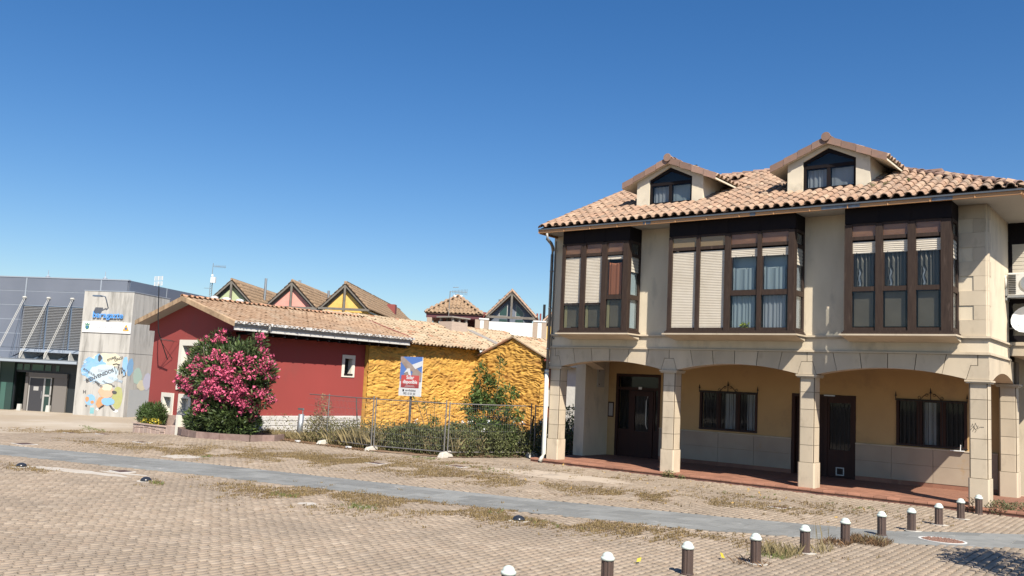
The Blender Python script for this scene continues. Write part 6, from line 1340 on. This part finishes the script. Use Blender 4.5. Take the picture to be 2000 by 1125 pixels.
# ------------------------------------------------------------------ street behind (own frame)
ROT2 = radians(35.76); OR2 = (-33.856, 25.574, 0)
m_tile4 = mat('brown_tile', (.45, .30, .18), .9, ramp=[(.33, .225, .14), (.27, .18, .11), (.36, .25, .155), (.30, .20, .12)], col2=(.27, .18, .11), nscale=4, namt=.6)
me_t4 = tile_mesh('roof_tile', m_tile4, .30, .46, .10, .02, 3)
m_beam = mat('grey_timber', (.12, .105, .09), .85, col2=(.20, .18, .15), nscale=4, namt=.8); m_grn_w = mat('green_render', (.42, .48, .28), .9, bump=.4, bscale=6); m_pnk_w = mat('salmon_render', (.72, .33, .27), .9, col2=(.62, .28, .23), nscale=3, bump=.4, bscale=6); m_yel_w = mat('yellow_render', (.72, .48, .14), .9, col2=(.62, .38, .1), nscale=3, bump=.4, bscale=6)
def camlocal():
    return None
def gable_house(label, xa, zap, half, rise, depth, mw_, hip=0, y0=0, name='gabled_house', tie=True):
    t = thing(name, label, 'house', OR2, ROT2, 'gabled houses in the street behind', local=True); ze = zap-rise
    s = MB(); s.prism([(xa-half+.12, y0+.35, ze+.1), (xa+half-.12, y0+.35, ze+.1), (xa, y0+.35, zap-.14)], (0, .2, 0)); s.box(xa-half+.12, xa+half-.12, y0+.35, y0+.55, -1, ze+.1); s.box(xa-half+.12, xa-half+.3, y0+.55, depth, -1, ze+.05); s.box(xa+half-.3, xa+half-.12, y0+.55, depth, -1, ze+.05); s.build('wall', mw_, t)
    s = MB(); L = sqrt(half*half+rise*rise)
    for sg in (-1, 1):
        s.prism([(xa, y0, zap), (xa+sg*half, y0, ze), (xa+sg*half, y0, ze-.16), (xa, y0, zap-.2)], (0, .10, 0))      # barge boards
        s.prism([(xa, y0+.3, zap-.18), (xa+sg*(half-.1), y0+.3, ze-.02), (xa+sg*(half-.3), y0+.3, ze-.02), (xa, y0+.3, zap-.42)], (0, .10, 0))
    s.box(xa-.07, xa+.07, y0-.02, y0+.12, ze-.16, zap-.1)
    if tie: s.box(xa-half-.05, xa+half+.05, y0-.03, y0+.12, ze-.08, ze+.08)
    s.build('timber_truss', m_beam, t)
    dk = MB()
    for sg in (-1, 1): dk.quad((xa, y0-.05, zap+.01), (xa+sg*half, y0-.05, ze+.01), (xa+sg*half, depth, ze+.01), (xa, depth-hip, zap+.01))
    if hip: dk.quad((xa-half, depth, ze+.01), (xa+half, depth, ze+.01), (xa, depth-hip, zap+.01))
    rf_ = dk.build('roof', m_deck, t)
    for sg in (-1, 1):
        Y = Vector((-sg*half, 0, rise)).normalized()
        if sg == 1: o, X = Vector((xa+half+.05, y0-.05, ze+.02)), Vector((0, 1, 0))
        else: o, X = Vector((xa-half-.05, depth, ze+.02)), Vector((0, -1, 0))
        def okh(p):
            if hip: return (depth-p.y) > hip*(1-abs(p.x-xa)/half)
            return True
        lay_tiles(rf_, o, X, Y, depth-y0, L+.05, me_t4, m_tile4, pitch=.30, gauge=.38, ok=okh, jit=.01)
    s = MB(); s.tube([(xa, y0-.05, zap+.05), (xa, depth-hip, zap+.05)], .09, 6); s.build('ridge', m_tile4, rf_)
    return t
g1_ = gable_house('left house of the three with a green gable and dark timber truss', -19.96, 8.62, 1.95, 1.95, 14, m_grn_w)
g2_ = gable_house('middle house of the three with a salmon pink gable and timber truss', -15.62, 8.70, 1.85, 1.85, 14, m_pnk_w)
g3_ = gable_house('right house of the three with a yellow gable and long brown tiled roof', -11.80, 8.70, 1.78, 1.80, 26, m_yel_w, hip=2.6)
for t_, x, y, z0, z1, r in ((g1_, -18.79, 4, 7.3, 9.25, .10), (g2_, -14.0, 4.2, 6.9, 8.55, .09), (g2_, -15.6, 1.9, 8.6, 9.0, .10)):
    s = MB(); s.tube([(x, y, z0), (x, y, z1)], r, 8); s.build('flue', m_metal, t_)
s = MB(); s.box(-11.3, -10.6, 14, 14.9, 7.6, 8.55); s.build('chimney', mat('maroon', (.25, .06, .05), .7), g3_)
s = MB(); s.box(-10.0, -9.95, .2, 25, 6.72, 6.8); s.box(-13.6, -9.95, -.1, -.02, 6.52, 6.6); s.build('gutter', m_gutter, g3_)
s = MB(); s.box(-14.0, -13.5, -.4, .1, 6.3, 6.75); s.build('gutter_box', m_gutter, g2_)
# pavilion roofed terrace and neighbour
m_brk2 = mat('grey_brick', (.42, .33, .25), .9, col2=(.33, .25, .19), nscale=8, namt=.9, stretch=(1, 1, 3)); m_wall_w = mat('white_wall', (.72, .71, .68), .9, col2=(.66, .65, .62), nscale=1.5); m_mar = mat('maroon_fascia', (.10, .03, .035), .6)
pv = thing('roof_terrace', 'pyramid roofed terrace on brick piers with a tv aerial at its peak', 'pavilion', OR2, ROT2, local=True)
xa, ya, hw, ze, zp = -3.98, 1.95, 1.95, 6.92, 8.35
s = MB(); s.box(xa-hw, xa+hw, ya-hw, ya+hw, ze-.32, ze-.05); s.build('fascia', m_mar, pv)
c4_ = [(xa-hw-.1, ya-hw-.1), (xa+hw+.1, ya-hw-.1), (xa+hw+.1, ya+hw+.1), (xa-hw-.1, ya+hw+.1)]
s = MB()
for i in range(4): a, c = c4_[i], c4_[(i+1) % 4]; s.quad((*a, ze-.04), (*c, ze-.04), (xa, ya, zp))
rf_ = s.build('roof', m_deck, pv)
for i in range(4):
    a, c = Vector((*c4_[i], ze)), Vector((*c4_[(i+1) % 4], ze)); X = (c-a).normalized(); mid = (a+c)/2; Y = (Vector((xa, ya, zp))-mid); Ln = Y.length; Yn = Y.normalized(); W_ = (c-a).length
    lay_tiles(rf_, a, X, Yn, W_, Ln, me_t4, m_tile4, pitch=.29, gauge=.36, ok=lambda p, a=a, X=X, W_=W_, mid=mid, Yn=Yn, Ln=Ln: abs((p-mid).dot(X)) < W_/2*(1-(p-mid).dot(Yn)/Ln), jit=.02)
    s = MB(); s.tube([a+Vector((0, 0, .05)), (xa, ya, zp+.08)], .08, 6); s.build('hip_tiles', mat('pink_hip', (.42, .28, .20), .9, rnd=.15) if i == 0 else bpy.data.materials['pink_hip'], rf_)
s = MB(); s.tube([(xa-.3, ya-.2, zp-.05), (xa+.3, ya+.1, zp+.02)], .12, 6, r2=.08); s.build('peak_cap', m_white, rf_)
for x in (-5.87, -2.47): s = MB(); s.box(x, x+.36, .0, .4, 4, 6.6); s.build('brick_pier', m_brk2, pv)
for x, y in ((-5.87, 3.5), (-2.47, 3.5)): s = MB(); s.box(x, x+.36, y, y+.4, 4, 6.6); s.build('brick_pier', m_brk2, pv)
s = MB(); s.box(-5.3, -2.3, 3.3, 3.4, 4.0, 6.6); s.build('shade_sheet', m_mar, pv); s = MB(); s.box(-5.87, -2.1, .1, 3.9, 4, 5.35); s.build('parapet', mat('pink_parapet', (.55, .42, .35), .9), pv)  # dark sheet stands in for the shade inside the open terrace
s = MB(); s.tube([(-4.3, -.5, 5.6), (-4.28, -.5, 8.45)], .03, 6); s.tube([(-4.28, -.5, 8.42), (-3.1, -.5, 8.42)], .018, 5)
for i in range(11): x = -4.1+i*.1; h = .10+.012*i; s.tube([(x, -.5, 8.42-h), (x, -.5, 8.42+h)], .012, 4)
s.tube([(-4.1, -.5, 8.72), (-3.7, -.5, 8.75)], .02, 5)
a3 = thing('tv_aerial', 'tall yagi television aerial in front of the pyramid roofed terrace', 'aerial', OR2, ROT2, local=True); s.build('aerial', m_pipe, a3)
s = MB(); s.box(-2.11, -1.85, .0, .4, 4, 6.62); s.box(-1.5, 1.58, .02, .3, 4, 6.5)
lf_ = thing('white_gabled_house', 'white house with grey glazed gable, timber truss and paired brick piers', 'house', OR2, ROT2, local=True); s.box(1.92, 2.2, 0, .4, 4, 6.62); s.build('wall', m_wall_w, lf_)
for x in (-1.84, 1.59, 2.21): s = MB(); s.box(x, x+.32, -.02, .38, 4, 6.58); s.build('brick_pier', m_brk2, lf_)
s = MB(); s.box(-2.2, -1.5, -.05, .45, 6.6, 6.7); s.box(1.6, 2.5, -.05, .45, 6.6, 6.7); s.build('pier_cap', m_wall_w, lf_)
s = MB(); s.box(2.55, 4.5, .1, .4, 3, 6.35); s.build('yellow_wall', m_yel_w, lf_)
def gable_roof(t, xa, zap, half, rise, depth, y0, glz=True):
    ze = zap-rise; L = sqrt(half*half+rise*rise)
    s = MB()
    for sg in (-1, 1): s.prism([(xa, y0, zap), (xa+sg*half, y0, ze), (xa+sg*half, y0, ze-.14), (xa, y0, zap-.2)], (0, .1, 0))
    s.box(xa-.07, xa+.07, y0, y0+.1, ze-.05, zap-.1); s.box(xa-half+.1, xa+half-.1, y0-.01, y0+.11, ze-.08, ze+.08); s.build('timber_truss', m_beam, t)
    dk = MB()
    for sg in (-1, 1): dk.quad((xa, y0-.03, zap+.01), (xa+sg*half, y0-.03, ze+.01), (xa+sg*half, depth, ze+.01), (xa, depth, zap+.01))
    rf_ = dk.build('roof', m_deck, t)
    for sg in (-1, 1):
        Y = Vector((-sg*half, 0, rise)).normalized(); o, X = (Vector((xa+half+.05, y0-.05, ze+.02)), Vector((0, 1, 0))) if sg == 1 else (Vector((xa-half-.05, depth, ze+.02)), Vector((0, -1, 0)))
        lay_tiles(rf_, o, X, Y, depth-y0, L+.05, me_t4, m_tile4, pitch=.30, gauge=.38, jit=.01)
        s = MB(); n = 9
        for i in range(n): p = Vector((xa+sg*half*(1-i/n), y0-.03, ze+rise*i/n+.08)); q = Vector((xa+sg*half*(1-(i+1.1)/n), y0-.03, ze+rise*(i+1.1)/n+.08)); s.tube([p, q], .07, 6, r2=.05)
        s.build('verge_tiles', bpy.data.materials['pink_hip'], rf_)
    if glz:
        s = MB(); s.prism([(xa-half+.3, y0+.6, ze-.6), (xa+half-.3, y0+.6, ze-.6), (xa+half-.3, y0+.6, ze+.15), (xa, y0+.6, zap-.3), (xa-half+.3, y0+.6, ze+.15)], (0, .1, 0)); gw = s.build('gable_wall', mat('slate_wall', (.13, .15, .19), .7) if 'slate_wall' not in bpy.data.materials else bpy.data.materials['slate_wall'], t)
        for sg in (-1, 1):
            q = [(xa+sg*.28, ze+.12), (xa+sg*.9, ze+.12), (xa+sg*.9, ze+.42), (xa+sg*.28, ze+1.05)]
            s = MB(); s.prism([(x, y0+.57, z) for x, z in q], (0, .03, 0)); s.build('window_frame', m_frame, gw); k_ = [(xa+sg*.33, ze+.17), (xa+sg*.84, ze+.17), (xa+sg*.84, ze+.40), (xa+sg*.33, ze+.92)]
            s = MB(); s.prism([(x, y0+.55, z) for x, z in k_], (0, .02, 0)); s.build('pane', m_gg, gw)
            s = MB(); s.box(xa+sg*.3, xa+sg*.85, y0+.55, y0+.6, ze-.5, ze-.1); s.build('pane', m_gg, gw)
gable_roof(lf_, .03, 8.68, 1.78, 1.85, 9, .0)
gable_roof(lf_, 4.15, 8.5, 1.85, 1.85, 9, .3)
s = MB(); s.box(-2.15, -1.75, .3, .7, 6.7, 7.15); s.build('chimney', bpy.data.materials['maroon'], lf_)
s = MB(); s.tube([(-1.05, 4, 7.6), (-1.05, 4, 8.45)], .07, 8); s.build('flue', m_pipe, lf_)
for x, z1, r, m__ in ((2.33, 7.9, .09, m_iron), (1.85, 7.25, .06, bpy.data.materials['maroon']), (2.08, 7.25, .06, bpy.data.materials['maroon'])): s = MB(); s.tube([(x, .6, 6.6), (x, .6, z1)], r, 8); s.build('flue', m__, lf_)
# lattice mast with relay box
mst = thing('antenna_mast', 'lattice mast with white relay box and yagi aerial above the red roof', 'mast', OR2, ROT2, local=True)
s = MB(); x = -21.4
for dx, dy in ((-.08, 0), (.08, 0), (0, .14)): s.tube([(x+dx, dy, 5), (x+dx, dy, 8.5)], .018, 5)
for i in range(18): z = 5+i*.19; s.tube([(x-.08, 0, z), (x+.08, 0, z+.19)], .01, 4)
s.tube([(x, 0, 8.4), (x+.02, 0, 9.75)], .02, 5); s.tube([(x+.02, 0, 9.55), (x+.95, 0, 9.5)], .014, 4)
for i in range(10): q = x+.15+i*.085; s.tube([(q, 0, 9.42), (q, 0, 9.64)], .009, 4)
s.tube([(x-.5, 0, 7.95), (x, 0, 7.95)], .012, 4); s.build('lattice', m_pipe, mst)
s = MB(); s.box(x-.02, x+.3, -.15, .05, 8.35, 8.75); s.box(x-.0, x+.12, -.1, .0, 8.8, 8.95); s.build('relay_box', m_white, mst)

# ------------------------------------------------------------------ tree just outside the frame on the right; only its shade is seen
def shade_tree():
    sh_ = Vector((2.3, -7.1, -.15)); k = 3.0/SUN.z; c = sh_+SUN*k
    t = thing('street_tree', 'slender leafy street tree standing on the paving at the right', 'tree', (c.x, c.y, -.15))
    s = MB(); s.tube([(c.x, c.y, -.3), (c.x+.05, c.y, 1.2), (c.x, c.y, 2.6)], .09, 9, r2=.04)
    for i in range(9): a = i*.7; s.tube([(c.x, c.y, 1.5+.12*i), (c.x+.6*cos(a), c.y+.6*sin(a), 2.2+.13*i), (c.x+1.0*cos(a), c.y+1.0*sin(a), 2.5+.15*i)], .03, 5, r2=.008)
    s.build('trunk', m_bark, t, smooth=True)
    P_, d_ = in_ellipsoids([(c.x, c.y, 2.9, 1.2, 1.35, .85), (c.x-.7, c.y+.3, 2.6, .6, .5, .4), (c.x+.4, c.y-.6, 3.1, .6, .6, .5), (c.x-.3, c.y+.9, 2.5, .5, .4, .3)], 5200, .1)
    kp = np.array([noise.noise(Vector(p)*1.6) > -.15 for p in P_]); leaves('crown', P_[kp], .17, m_leaf2, t, aspect=.4)
shade_tree()
